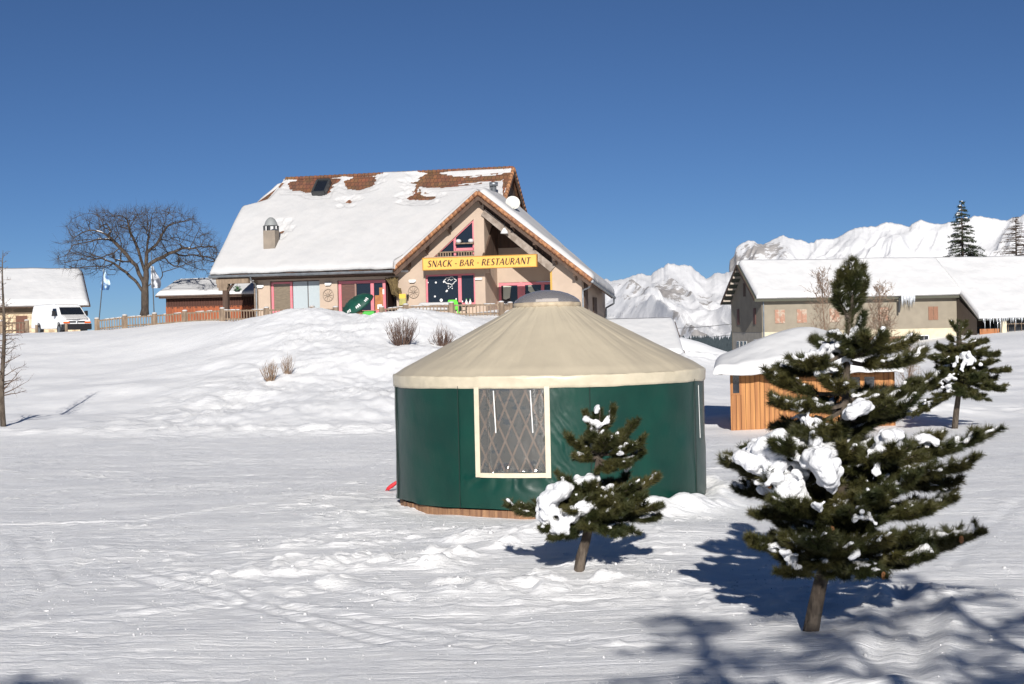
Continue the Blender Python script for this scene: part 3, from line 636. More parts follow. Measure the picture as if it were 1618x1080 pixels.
# doorway recess between windows and gable
b = MB(); b.box((-.6, 1.5, zf), (.5, 1.6, 6.5)); b.box((-.61, .3, zf), (-.57, 1.5, 6.5)); b.box((.09, .3, zf), (.12, 1.5, 6.5)); b.build('door', mat('dark_door', (.03, .015, .012), .5), rest)
# porch doors and windows, lit by the sun
wc = window(5.58, 6.9, 4.2, 6.1, (), v=2.96, fw=.16, label='pink framed glazed door inside the porch')
wd = window(7.05, 9.5, 4.2, 6.1, (8.3,), v=2.96, fw=.16, label='pink framed glazed screen inside the porch')
for u0, u1, p in ((5.85, 6.35, wc), (7.4, 8.0, wd)):
    b = MB(); k = 7
    b.prism([(u0, 5.15), (u0+.15, 5.1), (u0+.3, 5.15), (u1-.1, 5.2), (u1, 5.9), (u0, 5.95)] if p is wc else [(u0+.2, 5.9), (u0, 5.9), (u0, 5.6), (u1-.05, 5.15), (u1, 5.2)], 2.995, 3.005); b.build('curtain', mat('curtain', (.5, .53, .45), .8), p)
b = MB(); b.box((6.9, 2.94, 4.2), (7.05, 3.05, 6.12)); b.build('post', PINK, rest)
# porch steel flue beside inner wall
# wall lamps, round wall ornaments, name plates
for px, py in ((412, 452), (519, 448), (652, 443.5)):
    u, z = RF.hit(px, py); b = MB(); b.box((u-.21, -.1, z-.05), (u+.21, 0, z+.07)); b.box((u-.15, -.16, z-.1), (u+.15, -.02, z-.052)); b.build('wall_lamp', WHITE, rest)
for px, py in ((640, 428), (757, 440)):
    u, z = RF.hit(px, py); b = MB(); b.box((u-.22, -.12, z-.06), (u+.2, 0, z+.05)); b.build('wall_lamp', WHITE, rest)
for k, (px, py) in enumerate(((519, 466), (654, 461))):
    u, z = RF.hit(px, py); b = MB()
    ring = [(u+.33*math.cos(t), -.05, z+.36*math.sin(t)) for t in np.linspace(0, 2*math.pi, 25)]
    b.tube(ring, .022, 5, cap=False)
    for j in range(10):
        t = j*math.pi/5; b.bar((u+.07*math.cos(t), -.05, z+.07*math.sin(t)), (u+.27*math.cos(t), -.05, z+.29*math.sin(t)), .02, .02)
    b.tube([(u, -.09, z), (u, -.01, z)], .06, 8)
    o = b.build('wall_ornament', mat('carved_wood', (.3, .24, .19), .8), rest)
u, z = RF.hit(645.5, 470); b = MB(); b.tube([(u, -.15, z-.12), (u, -.15, z+.1)], [.03, .07], 6); b.tube([(u, -.15, z+.1), (u, -.15, z+.2)], [.09, .01], 6); b.bar((u, -.15, z+.12), (u, 0, z+.2), .02, .02); b.build('lantern', BLACK, rest)
# gutters and downpipes
gt = MB(); gt.tube([(-11.42, -1.08, 6.87), (.25, -1.08, 6.84)], .085, 8); gt.build('gutter', METAL, rest)
dp = MB(); dp.tube([(-8.75, -1.05, 6.82), (-8.75, -.95, 6.6), (-8.8, -.2, 6.35), (-8.8, -.1, 6.1), (-8.8, -.1, 3.9)], .05, 8); dp.build('downpipe', METAL, rest)
gt = MB(); gt.tube([(12.05, -.85, 5.93), (12.05, 6.4, 5.1)], .085, 8); gt.build('gutter', METAL, rest)
dp = MB(); dp.tube([(12.0, -.7, 5.88), (11.75, -.3, 5.6), (11.36, -.1, 5.45), (11.34, -.09, 5.2), (11.34, -.09, 3.5)], .055, 8); dp.build('downpipe', METAL, rest)
dp = MB(); dp.tube([(12.05, 6.1, 5.1), (12.0, 6.3, 4.75), (11.4, 6.9, 4.5), (11.36, 7.05, 4.2), (11.36, 7.05, 2.5)], .055, 8); dp.build('downpipe', METAL, rest)
# lower part of the right side wall down to lower ground + window
b = MB(); b.box((10.98, .31, 1.5), (11.26, 6.99, zf)); b.build('wall', mat('grey_render', (.3, .26, .24), .9), rest)
b = MB(); b.box((11.27, 3.2, 3.9), (11.33, 4.3, 5.1)); b.build('window', DKWOOD, rest); b = MB(); b.box((11.27, .6, 3.8), (11.32, 1.6, 5.9)); b.build('window', DKWOOD, rest)
# left porch post with bracket
b = MB(); b.box((-10.62, -.95, 3.7), (-10.3, -.65, 6.6)); b.bar((-10.46, -.8, 5.8), (-9.9, -.8, 6.5), .12, .12); b.build('post', DKWOOD, rest)
b = MB(); b.box((-10.95, -1.0, 6.2), (-10.25, -.6, 6.42)); b.box((-10.85, -1.0, 6.02), (-10.3, -.62, 6.2)); b.box((-11.0, -1.0, 6.42), (-8.9, -.7, 6.7)); b.build('beam', GREYWOOD, rest)
# roof light, chimneys, flue, dish
def onroof(px, py, off=.35):
    d = ray(px, py); n = -RF.v*SL+np.array([0, 0, 1.]); p0 = RF.wp(0, -1, 7.0+off); k = np.dot(p0-CAM, n)/np.dot(d, n); q = CAM+d*k-RF.o
    return float(q@RF.u), float(q@RF.v), float(q[2])
u, v, z = onroof(509, 297, .1)
def rq(u, v, off): return np.array([u, v, mroof(v)])+np.array([0, -SL, 1])/math.hypot(1, SL)*off
b = MB()
for p, q in (((u-.42, v-.5), (u+.42, v-.5)), ((u+.42, v-.5), (u+.42, v+.5)), ((u+.42, v+.5), (u-.42, v+.5)), ((u-.42, v+.5), (u-.42, v-.5))): b.bar(rq(*p, .2), rq(*q, .2), .13, .3, (0, -SL, 1))
ws = b.build('skylight', DKMETAL, rest); b = MB(); gslab(b, [rq(u-.39, v-.45, .28), rq(u+.39, v-.45, .28), rq(u+.39, v+.45, .28), rq(u-.39, v+.45, .28)], .03); b.build('pane', DGLASS, ws)
u, v, z = onroof(429, 388, .3)
b = MB(); b.box((u-.38, v-.35, z-.6), (u+.38, v+.35, z+.92)); ch = b.build('chimney', mat('chimney_render', (.27, .225, .18), .9, (.2, .17, .14), 2), rest)
b = MB(); zt = z+.92
for a, c_ in ((-.33, -.28), (.33, -.28), (-.33, .28), (.33, .28), (0, -.28)): b.box((u+a-.05, v+c_-.05, zt), (u+a+.05, v+c_+.05, zt+.3))
b.build('vent', DKMETAL, ch); b = MB(); b.lathe((u, v, zt+.3), [(0, 0), (.42, 0), (.40, .06), (.33, .26), (.22, .42), (.10, .5), (0, .52)], 16); b.build('chimney_cap', mat('grey_cap', (.24, .25, .25), .6), ch, smooth=True)
u, z = RF.hit(780, 293, 3.4)
b = MB(); b.tube([(u, 3.4, z-2.4), (u, 3.4, z)], .17, 12); b.tube([(u, 3.4, z-.02), (u, 3.4, z+.2)], [.27, .27], 12); b.tube([(u-.22, 3.4, z-1), (u-.22, 3.4, z+.05)], .04, 6); b.build('flue', METAL, rest, smooth=True)
u, z = RF.hit(810, 321, .8)
b = MB(); pr = [(0, 0), (.12, .012), (.24, .04), (.36, .085), (.42, .115), (.43, .11), (.36, .07), (.2, .02), (0, -.02)]; b.lathe((0, 0, 0), pr, 20)
ds = b.build('satellite_dish', mat('dish_grey', (.55, .54, .5), .5), rest, smooth=True); ds.location = (u, .8, z); ds.rotation_euler = (R(70), R(8), R(18))
b = MB(); b.tube([(u, .9, z-.1), (u+.1, 1.1, z-1.6)], .035, 6); b.tube([(u, .8, z-.35), (u+.25, .25, z-.3)], .02, 5); b.build('dish_mast', METAL, rest)
# snow on the main roof with bare patches of tile
PATCH = [[(455,284),(500,281),(540,279),(538,284),(528,288),(521,291),(518,298),(496,302),(486,297),(470,296),(457,297)],
 [(545,280),(600,276),(590,284),(597,288),(578,294),(560,296),(545,292)],
 [(668,273),(700,272),(700,277),(730,278),(790,272),(802,268),(803,280),(772,283),(740,287),(700,291),(668,291),(650,288),(645,284),(655,284),(668,280)],
 [(653,290),(660,290),(661,300),(668,305),(676,306),(690,306),(692,310),(680,314),(665,315),(650,314),(638,311),(645,307),(655,303)],
 [(545,315),(553,312),(560,315),(553,319),(546,319)], [(439,362),(447,360),(453,361),(447,368),(440,369)],
 [(496,303),(502,287),(526,287),(519,303)], [(797,270),(812,268),(800,300),(796,325),(791,330),(795,300)]]
PU = [[onroof(px, py, .12)[:2] for px, py in pp] for pp in PATCH]
def inside(x, y, P):
    c = np.zeros(len(x), bool)
    for (x0, y0), (x1, y1) in zip(P, P[1:]+P[:1]):
        c ^= ((y0 > y) != (y1 > y)) & (x < (x1-x0)*(y-y0)/(y1-y0+1e-12)+x0)
    return c
def hole_main(s, t, P):
    x, y = P[:, 0], P[:, 1]; h = np.zeros(len(x))
    wx = x+.10*fbm(x*2.5, y*2.5, 3, 61); wy = y+.07*fbm(x*2.5, y*2.5, 3, 62)
    for (i, pp) in enumerate(PU):
        acc = 0
        for dx, dy in ((0, 0), (.08, 0), (-.08, 0), (0, .08), (0, -.08)): acc = acc+inside(wx+dx, wy+dy, pp)
        th = 0
        for kk in range(12):
            an = kk*.5236; ra = .3 if kk % 2 else .65; th = th+inside(x+ra*math.cos(an), y+ra*math.sin(an), pp)
        h = np.maximum(h, np.maximum(acc/5, .8*np.clip(th/5., 0, 1)**.7))
    return h
ms = snow_slab(roof, A_, B_, C_, (-11.37, 6.2, 13.3), .34, .085, (1, 1, 0, 1), .35, lambda s, t, P: 1-(1-hole_main(s, t, P))*(1-.36*sm(.5, .85, t)), 5, amp=.07)
# trim the snow to the half hip: push vertices outside the hip line down onto the hip
me = ms.data; n = len(me.vertices); Q = np.zeros(n*3); me.vertices.foreach_get('co', Q); Q = Q.reshape(-1, 3)
lim = np.interp(Q[:, 1], [3.8, E2[1], 6.2], [-11.37, E2[0], -9.37]); bad = Q[:, 0] < lim+.0
Q[bad, 0] = lim[bad]; k = sm(0, .45, Q[:, 0]-lim)
Q[:, 2] -= (Q[:, 1] > 3.8)*(1-k)*.22*(Q[:, 2] > mroof(Q[:, 1])+.05)
vl = .3+(Q[:, 1]+1)*(5.18/4.9); bad = (Q[:, 0] > vl) & (Q[:, 1] < 3.85)
Q[bad, 0] = np.maximum(vl[bad], .3)
me.vertices.foreach_set('co', Q.ravel()); me.update()
snow_slab(roof, (-11.3, 8.2, mroof(3.8)-.3), (-11.3, 4.2, mroof(3.8)-.3), (-9.5, 6.2, 13.1), (-9.5, 6.2, 13.1), .3, .3, (1, 1, 0, 1), .4, None, 6)
snow_slab(roof, (5.85, 13.6, 6.9), (-11.37, 13.6, 6.9), (-9.5, 6.25, 13.3), (5.85, 6.25, 13.3), .2, .5, (1, 1, 0, 1), .4, None, 8)
# snow on cross gable
snow_slab(xroofo, (.15, .9, xroof(.15)), (.32, -.66, xroof(.32)), (5.43, -.66, 11.26), (5.43, 4.4, 11.26), .36, .12, (1, 1, 0, 0), .4, None, 9, amp=.08)
snow_slab(xroofo, (11.9, -.66, 6.06), (11.9, 6.3, 5.25), (5.43, 6.3, 11.26), (5.43, -.66, 11.26), .36, .12, (1, 1, 0, 1), .4, None, 10, amp=.08)
# porch clutter: hanging lamp, signboard
u, z = RF.hit(797, 366, -.4)
o = thing('hanging_lamp', 'small white bell lamp hanging from the beam right of the gable peak', 'lamp', tuple(RF.wp(u, -.4, z)), R(-14))
b = MB(); b.lathe((0, 0, 0), [(.03, .24), (.09, .18), (.2, .02), (.24, -.1), (.22, -.1), (.17, 0), (.03, .16)], 16); b.build('lamp_shade', WHITE, o, smooth=True); b = MB(); b.tube([(0, 0, .2), (0, 0, .55)], .015, 6); b.build('cord', BLACK, o)
sg = thing('signboard', 'long yellow snack bar restaurant signboard fixed across the gable', 'sign', tuple(RF.wp(5.44, -.9, 6.84)), R(-14))
b = MB(); b.box((-3.38, 0, .04), (3.38, .22, .70)); b.build('panel', mat('yellow_sign', (.74, .43, .095), .55, (.7, .4, .08), 2), sg)
b = MB(); b.box((-3.43, -.02, 0), (3.43, .24, .04)); b.box((-3.43, -.02, .70), (3.43, .24, .74)); b.box((-3.43, -.02, .04), (-3.38, .24, .70)); b.box((3.38, -.02, .04), (3.43, .24, .70)); b.build('frame', mat('sign_frame', (.42, .2, .03), .6), sg)
for x_, z_ in ((-2.5, .3), (-.3, .3), (3.3, .6)): MB().bar((x_, .2, z_), (x_, .9, z_), .05, .05).build('bracket', DKMETAL, sg)
# letters drawn as thick and thin strokes, slanted
LET = mat('sign_letters', (.035, .01, .012), .6)
GL = {'S': (.62, [[(.58, .86, .05), (.42, .98, .1), (.22, .98, .13), (.08, .84, .19), (.14, .64, .22), (.44, .42, .24), (.54, .24, .2), (.42, .06, .13), (.2, .02, .1), (.02, .14, .05)]]),
 'N': (.82, [[(.1, 0, .09), (.1, 1, .09)], [(.1, 1, .22), (.72, 0, .22)], [(.72, 0, .09), (.72, 1, .09)]]),
 'A': (.8, [[(0, 0, .09), (.36, 1, .09)], [(.36, 1, .2), (.72, 0, .24)], [(.14, .34, .08), (.56, .34, .08)]]),
 'C': (.76, [[(.7, .84, .06), (.52, .97, .1), (.3, .93, .15), (.1, .7, .22), (.08, .4, .24), (.22, .12, .18), (.46, .01, .1), (.7, .12, .06)]]),
 'K': (.74, [[(.1, 0, .21), (.1, 1, .21)], [(.64, 1, .09), (.2, .5, .09)], [(.24, .54, .2), (.68, 0, .22)]]),
 'B': (.68, [[(.1, 0, .21), (.1, 1, .21)], [(.1, .97, .08), (.4, .96, .1), (.54, .78, .2), (.4, .56, .1), (.1, .53, .08)], [(.35, .54, .08), (.52, .46, .12), (.6, .28, .22), (.46, .05, .1), (.1, .03, .08)]]),
 'R': (.72, [[(.1, 0, .21), (.1, 1, .21)], [(.1, .97, .08), (.4, .96, .1), (.54, .76, .2), (.4, .5, .1), (.1, .47, .08)], [(.3, .5, .15), (.66, 0, .2)]]),
 'E': (.6, [[(.1, 0, .21), (.1, 1, .21)], [(.1, .96, .09), (.52, .96, .09)], [(.1, .5, .09), (.46, .5, .09)], [(.1, .04, .09), (.54, .04, .09)]]),
 'T': (.66, [[(.32, 0, .21), (.32, 1, .21)], [(0, .96, .1), (.64, .96, .1)]]),
 'U': (.78, [[(.1, 1, .21), (.1, .3, .2), (.22, .07, .14), (.42, .02, .1), (.6, .12, .09), (.66, .3, .09), (.66, 1, .09)]]),
 '-': (.42, [[(.06, .42, .11), (.32, .42, .11)]]), ' ': (.26, [])}
def lettering(txt, W, H, shear, v):
    b = MB(); x = 0; tot = sum(GL[c][0]+.10 for c in txt)+shear; sx = W/tot
    out = [MB()]
    for c in txt:
        if c == ' ': out.append(MB())
        b = out[-1]
        a, sts = GL[c]
        for stk in sts:
            P = np.array([(p[0], p[1]) for p in stk]); wd = np.array([p[2] for p in stk]); k = len(P)
            X = np.stack([(P[:, 0]+x+P[:, 1]*shear)*sx, P[:, 1]*H], 1)
            d = np.gradient(X, axis=0); d /= np.linalg.norm(d, axis=1)[:, None]; nn = np.stack([-d[:, 1], d[:, 0]], 1)
            L_ = X+nn*(wd*H*.42)[:, None]; R_ = X-nn*(wd*H*.42)[:, None]
            vs = [(q[0], v, q[1]) for q in L_]+[(q[0], v, q[1]) for q in R_]+[(q[0], v+.02, q[1]) for q in L_]+[(q[0], v+.02, q[1]) for q in R_]
            fs = []
            for i in range(k-1): fs += [(k+i, k+i+1, i+1, i), (i, i+1, 2*k+i+1, 2*k+i), (3*k+i, 3*k+i+1, k+i+1, k+i)]
            fs += [(0, 2*k, 3*k, k), (k-1, 2*k-1, 4*k-1, 3*k-1)]
            b.add(vs, fs)
        x += a+.10
        v -= .0003
    return [m_ for m_ in out if m_.v]
for m_ in lettering('SNACK - BAR - RESTAURANT', 6.25, .37, .22, -.03): m_.build('lettering', LET, sg).location = (-3.12, 0, .185)
# ------------------------------------------------------------------ left house, shed, low roof on the right
HF = Frame(60, 525, 116, 17)
lh = frame_thing('house', HF, 'stone house with a broad snow covered roof behind the white van', 'house')
def lh_uv(px, py, v): return HF.hit(px, py, v)
uR, zE = lh_uv(143, 482, -1); uT_, zR = lh_uv(131, 430, 5); uW = lh_uv(127, 500, 0)[0]
b = MB(); b.box((-14, -.2, 2.5), (uW, .1, zE-.55)); b.add([(uW, .1, 2.5), (uW, 10, 2.5), (uW, 10, zE-.6), (uW, 5, zR-.6), (uW, .1, zE-.2)], [(0, 1, 2, 3, 4)]); b.box((-14, 9.7, 2.5), (uW-.01, 10, zE-.3))
def stone_mat():
    m = mat('stone_wall', (.62, .5, .34), .9, (.36, .27, .18), 3.5, lo=.4, hi=.62, bump=.8, bscale=6, bdist=.05); return m
b.build('wall', stone_mat(), lh)
b = MB(); b.box((-14, -.25, zE-.55), (uW, .1, zE-.06)); b.build('fascia', mat('brown_board', (.16, .12, .08), .8), lh)
b = MB(); slab(b, [(-15, -1, zE), (uR, -1, zE), (uT_, 5, zR), (-15, 5, zR)], .14); slab(b, [(-15, 11, zE), (-15, 5, zR), (uT_, 5, zR), (uT_, 11, zE)], .14); lr = b.build('roof', DKWOOD, lh)
snow_slab(lr, (-15, -1.05, zE), (uR-.1, -1.05, zE), (uT_-.1, 5, zR), (-15, 5, zR), .4, .25, (1, 1, 0, 0), .4, None, 12, amp=.07, m=SNOW2)
snow_slab(lr, (uT_-.1, 11, zE), (-15, 11, zE), (-15, 5, zR), (uT_-.1, 5, zR), .4, .6, (1, 0, 0, 1), .4, None, 13, m=SNOW2)
u0 = lh_uv(25, 500, 0)[0]; u1 = lh_uv(43, 500, 0)[0]
b = MB(); b.box((u0, -.24, 3), (u1, -.2, zE-.7)); b.build('door', mat('red_brown_door', (.16, .07, .045), .8, (.1, .045, .03), 8, (6, 1, .3)), lh)
u0 = lh_uv(121, 500, 0)[0]
b = MB(); b.box((u0-.3, -.26, zE-1.6), (uW, -.2, zE-.56)); b.build('shutter', mat('red_brown_shutter', (.2, .08, .05), .8), lh)

SF = Frame(250, 497, 101, -6)
shed = frame_thing('shed', SF, 'long reddish wooden shed with snow on its roof between bare tree and restaurant', 'shed')
_, zb = SF.hit(300, 466, -.5); uL = SF.hit(246, 466, -.5)[0]; uE = SF.hit(415, 466)[0]; zt = SF.hit(300, 441, 3.2)[1]
RW = mat('red_boards', (.34, .09, .03), .75, (.2, .055, .02), 2.5, (2.5, 1, .3), bump=.4, bscale=12, bstretch=(6, 1, .2))
b = MB(); b.box((uL+.5, 0, 3), (uE, .15, zb-.72)); b.box((uL+.5, .15, 3), (uL+.65, 6, zb-.05)); b.box((uL+.5, 6, 3), (uE, 6.15, zb-.1)); b.build('wall', RW, shed)
b = MB(); b.box((uL+.5, .05, zb-.72), (uE, .15, zb-.1)); 
for i in range(70): b.box((uL+.6+i*.11, -.02, zb-.8+.06*math.sin(i*1.7)), (uL+.67+i*.11, .048, zb-.2))
b.build('slats', mat('dark_slats', (.07, .025, .015), .8), shed)
b = MB(); b.box((uL+.2, -.5, zb-.18), (uE+.3, -.2, zb-.02)); b.build('beam', DKWOOD, shed)
b = MB(); slab(b, [(uL, -.6, zb), (uE+.5, -.6, zb), (uE+.5, 3.2, zt-.2), (uL, 3.2, zt-.2)], .1); slab(b, [(uL, 7, zb), (uL, 3.2, zt-.2), (uE+.5, 3.2, zt-.2), (uE+.5, 7, zb)], .1); sr = b.build('roof', DKWOOD, shed)
snow_slab(sr, (uL+.03, -.6, zb), (uE+.5, -.6, zb), (uE+.5, 3.2, zt-.2), (uL+.03, 3.2, zt-.2), .24, .2, (1, 1, 0, 1), .3, None, 14, m=SNOW2)
snow_slab(sr, (uE+.5, 7, zb), (uL, 7, zb), (uL, 3.2, zt-.2), (uE+.5, 3.2, zt-.2), .24, .5, (1, 1, 0, 1), .3, None, 15, m=SNOW2)

cot = thing('cottage', 'low cottage under a smooth white snow roof between yurt and grey barn', 'cottage', tuple(at(1080, 560, 84)*[1, 1, 0]), R(-2)); CO = np.array(cot.location)
def cuz(px, py, Y): q = at(px, py, Y)-CO; return q[0], q[2]
uE_, zE_ = cuz(1085, 561, 83); uT, zT = cuz(1063, 501, 88); uL_ = cuz(880, 505, 88)[0]
sk_ = (uE_-uT)
b = MB(); b.box((uL_, .2, -.5), (uE_-.6, .4, zE_-.08)); b.box((uE_-.8, .4, -.5), (uE_-.6, 8, zE_-.05)); b.build('wall', mat('cream_render', (.6, .52, .36), .9, (.5, .42, .3), 3), cot)
b = MB(); slab(b, [(uL_, -.9, zE_), (uE_, -.9, zE_), (uT, 4, zT-.25), (uL_, 4, zT-.25)], .12); slab(b, [(uE_, 9, zE_), (uL_, 9, zE_), (uL_, 4, zT-.25), (uT, 4, zT-.25)], .12)
slab(b, [(uE_, -.9, zE_), (uE_, 9, zE_), (uT, 4, zT-.25), (uT, 4.001, zT-.25)], .05); cr = b.build('roof', DKWOOD, cot)
snow_slab(cr, (uL_, -.9, zE_), (uE_-.08, -.9, zE_), (uT-.08, 4, zT-.25), (uL_, 4, zT-.25), .3, .2, (1, 1, 0, 1), .25, None, 16, amp=.05, m=SNOW2)
snow_slab(cr, (uE_-.05, 9, zE_), (uL_, 9, zE_), (uL_, 4, zT-.25), (uT, 4, zT-.25), .3, .5, (1, 1, 0, 1), .25, None, 17, amp=.05, m=SNOW2)

# ------------------------------------------------------------------ grey barn
BF = Frame(1205, 545, 120, 8)
barn = frame_thing('barn', BF, 'long grey and cream barn with pink shutters and an unbroken snow roof', 'barn')
GREYR = mat('grey_render_wall', (.285, .25, .195), .95, (.235, .205, .16), 1.2, lo=.3, hi=.7, bump=.3, bscale=30)
CREAM = mat('cream_wall', (.62, .55, .41), .95, (.52, .46, .34), 2)
zb_ = 2.68; rv, rz = 4.2, 8.2; ez = 5.3; bw_ = 8.6; bs = (rz-ez)/(rv+.5)
b = MB(); b.box((0, 0, zb_), (16.2, .3, 5.35)); b.add([(0, .3, zb_), (0, bw_, zb_), (0, bw_, 5.25), (0, rv, rz-.15), (0, .3, 5.55)], [(4, 3, 2, 1, 0)]); b.box((0.01, bw_-.3, 0), (26, bw_-.01, 5.2)); b.build('wall', GREYR, barn)
b = MB(); b.box((.02, .02, -1), (8.8, .3, zb_)); b.box((8.8, .02, 2.1), (15.9, .3, zb_)); b.box((13.8, .02, -1), (16.2, .3, 2.1)); b.box((15.9, .02, 2.1), (16.2, .3, zb_)); b.build('wall', CREAM, barn)['label'] = 'cream lower wall'
b = MB(); b.box((.02, .3, -1), (.3, bw_-.02, zb_)); b.build('wall', mat('pale_grey_wall', (.42, .385, .33), .95, (.36, .33, .28), 2), barn)['label'] = 'pale lower gable wall'
b = MB(); slab(b, [(-.75, -.5, ez), (16.25, -.5, ez), (16.25, rv, rz), (-.75, rv, rz)], .14); slab(b, [(16.25, -3.9, 3.32), (27, -3.9, 3.32), (27, rv, rz), (16.25, rv, rz)], .14); slab(b, [(27, 9.1, 5.15), (-.75, 9.1, 5.15), (-.75, rv, rz), (27, rv, rz)], .14)
br_ = b.build('roof', mat('dark_fascia', (.06, .065, .05), .8), barn)
b = MB(); b.box((-.75, -.56, ez-.22), (11.1, -.49, ez+.02)); b.box((12.3, -.56, ez-.22), (16.2, -.49, ez+.02)); b.build('fascia', mat('dark_fascia2', (.075, .075, .055), .8), barn)
snow_slab(br_, (-.6, -.62, ez), (16.25, -.62, ez), (16.25, rv, rz), (-.6, rv, rz), .42, .16, (1, 0, 0, 1), .35, None, 18, amp=.06, m=SNOW2)
snow_slab(br_, (16.2, -4.0, 3.34), (27, -4.0, 3.34), (27, rv, rz), (16.2, rv, rz), .42, .16, (1, 0, 0, 0), .35, None, 18, amp=.08, m=SNOW2)
snow_slab(br_, (27, 9.1, 5.15), (-.6, 9.1, 5.15), (-.6, rv, rz), (27, rv, rz), .42, .5, (1, 0, 0, 1), .35, None, 19, m=SNOW2)
# rafters ends under left verge
PR = mat('pale_rafters', (.4, .35, .3), .8)
for i in range(6):
    v = rv+.5+i*.75; z = rz-(v-rv)*.62-.22; MB().bar((-.72, v, z), (0, v, z), .13, .16).build('rafter', PR, barn)
    if i < 5: v = rv-.5-i*.8; z = rz-(rv-v)*bs-.22; MB().bar((-.72, v, z), (0, v, z), .13, .16).build('rafter', PR, barn)
b = MB(); b.bar((-.76, -.5, ez-.08), (-.76, rv, rz-.08), .05, .2); b.bar((-.76, 9.1, 5.05), (-.76, rv, rz-.08), .05, .2); b.build('bargeboard', DKWOOD, barn)
# wall of lean-to end (dark triangle) and its front
b = MB(); b.add([(16.22, 0, 1), (16.22, -3.6, 1), (16.22, -3.6, 3.3), (16.22, 0, 5.1)], [(0, 1, 2, 3)]); b.box((16.25, -.35, 2.7), (19.5, -.3, 5)); b.build('wall', mat('dark_boards', (.1, .075, .06), .8, (.06, .045, .035), 4, (1, 5, .3)), barn)
b = MB(); b.box((16.6, -3.3, .8), (18.2, -3.2, 2.55)); b.build('door', mat('rust_boards', (.38, .16, .06), .8, (.28, .11, .045), 6, (8, 1, .3)), barn)
for uu in (18.3, 22.6, 25.2): MB().box((uu, -3.6, .6), (uu+.38, -3.2, 3.2)).build('pillar', CREAM, barn)
b = MB(); b.box((18.2, -2.5, .6), (27, -2.4, 3.3)); b.build('wall', mat('interior_shade', (.03, .035, .045), .7), barn)  # near-black sheet put in for the shade inside the lean-to
b = MB(); 
for zz in (2.0, 2.9): b.bar((18.6, -3.4, zz), (26.5, -3.4, zz), .05, .06)
for i in range(14): b.bar((18.9+i*.55, -3.4, 2.0), (18.9+i*.55, -3.4, 3.1), .04, .04)
b.build('lattice', GREYWOOD, barn)
SHUT = mat('faded_shutter', (.36, .2, .14), .85, (.42, .34, .27), 3, (1, 1, 1), lo=.48, hi=.6); SHUT2 = mat('brown_shutter', (.27, .14, .09), .85, (.21, .11, .07), 6, (6, 1, .5))
for i, (cx_, k) in enumerate([(1.45, 0), (3.25, 0), (5.95, 0), (9.98, 0), (14.2, 1)]):
    b = MB(); 
    for s_ in (-1, 1): b.box((cx_+s_*.02, -.06, 3.35), (cx_+s_*.4, 0, 4.42))
    for zz in (3.55, 4.15): b.box((cx_-.38, -.075, zz), (cx_+.38, -.06, zz+.1))
    b.build('shutter', SHUT2 if k else SHUT, barn)
for v, z0, z1 in ((6.5, 3.3, 4.6), (1.9, 3.3, 4.6), (4.6, 5.6, 6.7)):
    b = MB(); b.box((-.05, v-.28, z0), (0, v+.28, z1)); b.build('shutter', DKWOOD if v == 4.6 else mat('dark_red_shutter', (.13, .06, .05), .8), barn)
for v, z0, z1 in ((6.7, .8, 1.95), (5.6, .8, 1.95), (4.6, .8, 1.95), (1.9, 1.3, 2.1)):
    b = MB(); b.box((-.03, v-.35, z0), (.0, v+.35, z1)); f = b.build('window', WHITE, barn); b = MB(); b.box((-.045, v-.3, z0+.05), (-.031, v+.2, z1-.05)); b.build('pane', DGLASS, f)
b = MB(); b.box((8.82, .1, .2), (11.5, .2, 2.08)); b.box((12.0, .1, .2), (13.78, .2, 2.08)); b.build('door', mat('pink_brown_door', (.36, .2, .13), .8, (.28, .15, .1), 5, (6, 1, .4)), barn)
b = MB(); b.box((11.5, .15, .2), (12.0, .25, 2.08)); b.build('pane', DGLASS, barn)
b = MB(); b.box((12.95, -.05, 1.25), (13.8, .0, 2.15)); f = b.build('window', WHITE, barn)
for i in range(2):
    for j in range(2): b = MB(); b.box((13.02+i*.37, -.065, 1.32+j*.4), (13.36+i*.37, -.051, 1.68+j*.4)); b.build('pane', DGLASS, f)
b = MB(); b.tube([(.1, -.1, 5.15), (.1, -.1, 0)], .06, 6); b.build('downpipe', METAL, barn)
b = MB(); b.tube([(11.15, -.6, 5.15), (11.15, -.45, 4.0)], .09, 6)
b.build('downpipe', DKMETAL, barn)
ICE = glass_mat('ice', (.85, .9, .95), .15, .45, (.85, .88, .92), .1)
ic = MB(); r5 = random.Random(5)
for i in range(26):
    u = 11.3+i*.045+r5.uniform(-.02, .02); ln = r5.uniform(.2, .8); ic.tube([(u, -.66, 5.35), (u, -.66, 5.2-ln)], [.045, .008], 5)
for i in range(70):
    u = 16.5+i*.15+r5.uniform(-.05, .05); ln = r5.uniform(.1, .45)*(2.6 if r5.random() < .14 else 1); ic.tube([(u, -4.08, 3.4), (u, -4.08, 3.3-ln)], [.05, .008], 5)
ico = ic.build('icicles', ICE, barn, smooth=True); ico['kind'] = 'stuff'
b = MB(); b.box((24.2, -1.5, 4.5), (26, -.9, 5.35)); b.build('dormer', mat('dark_red_dormer', (.07, .03, .03), .7), barn); 

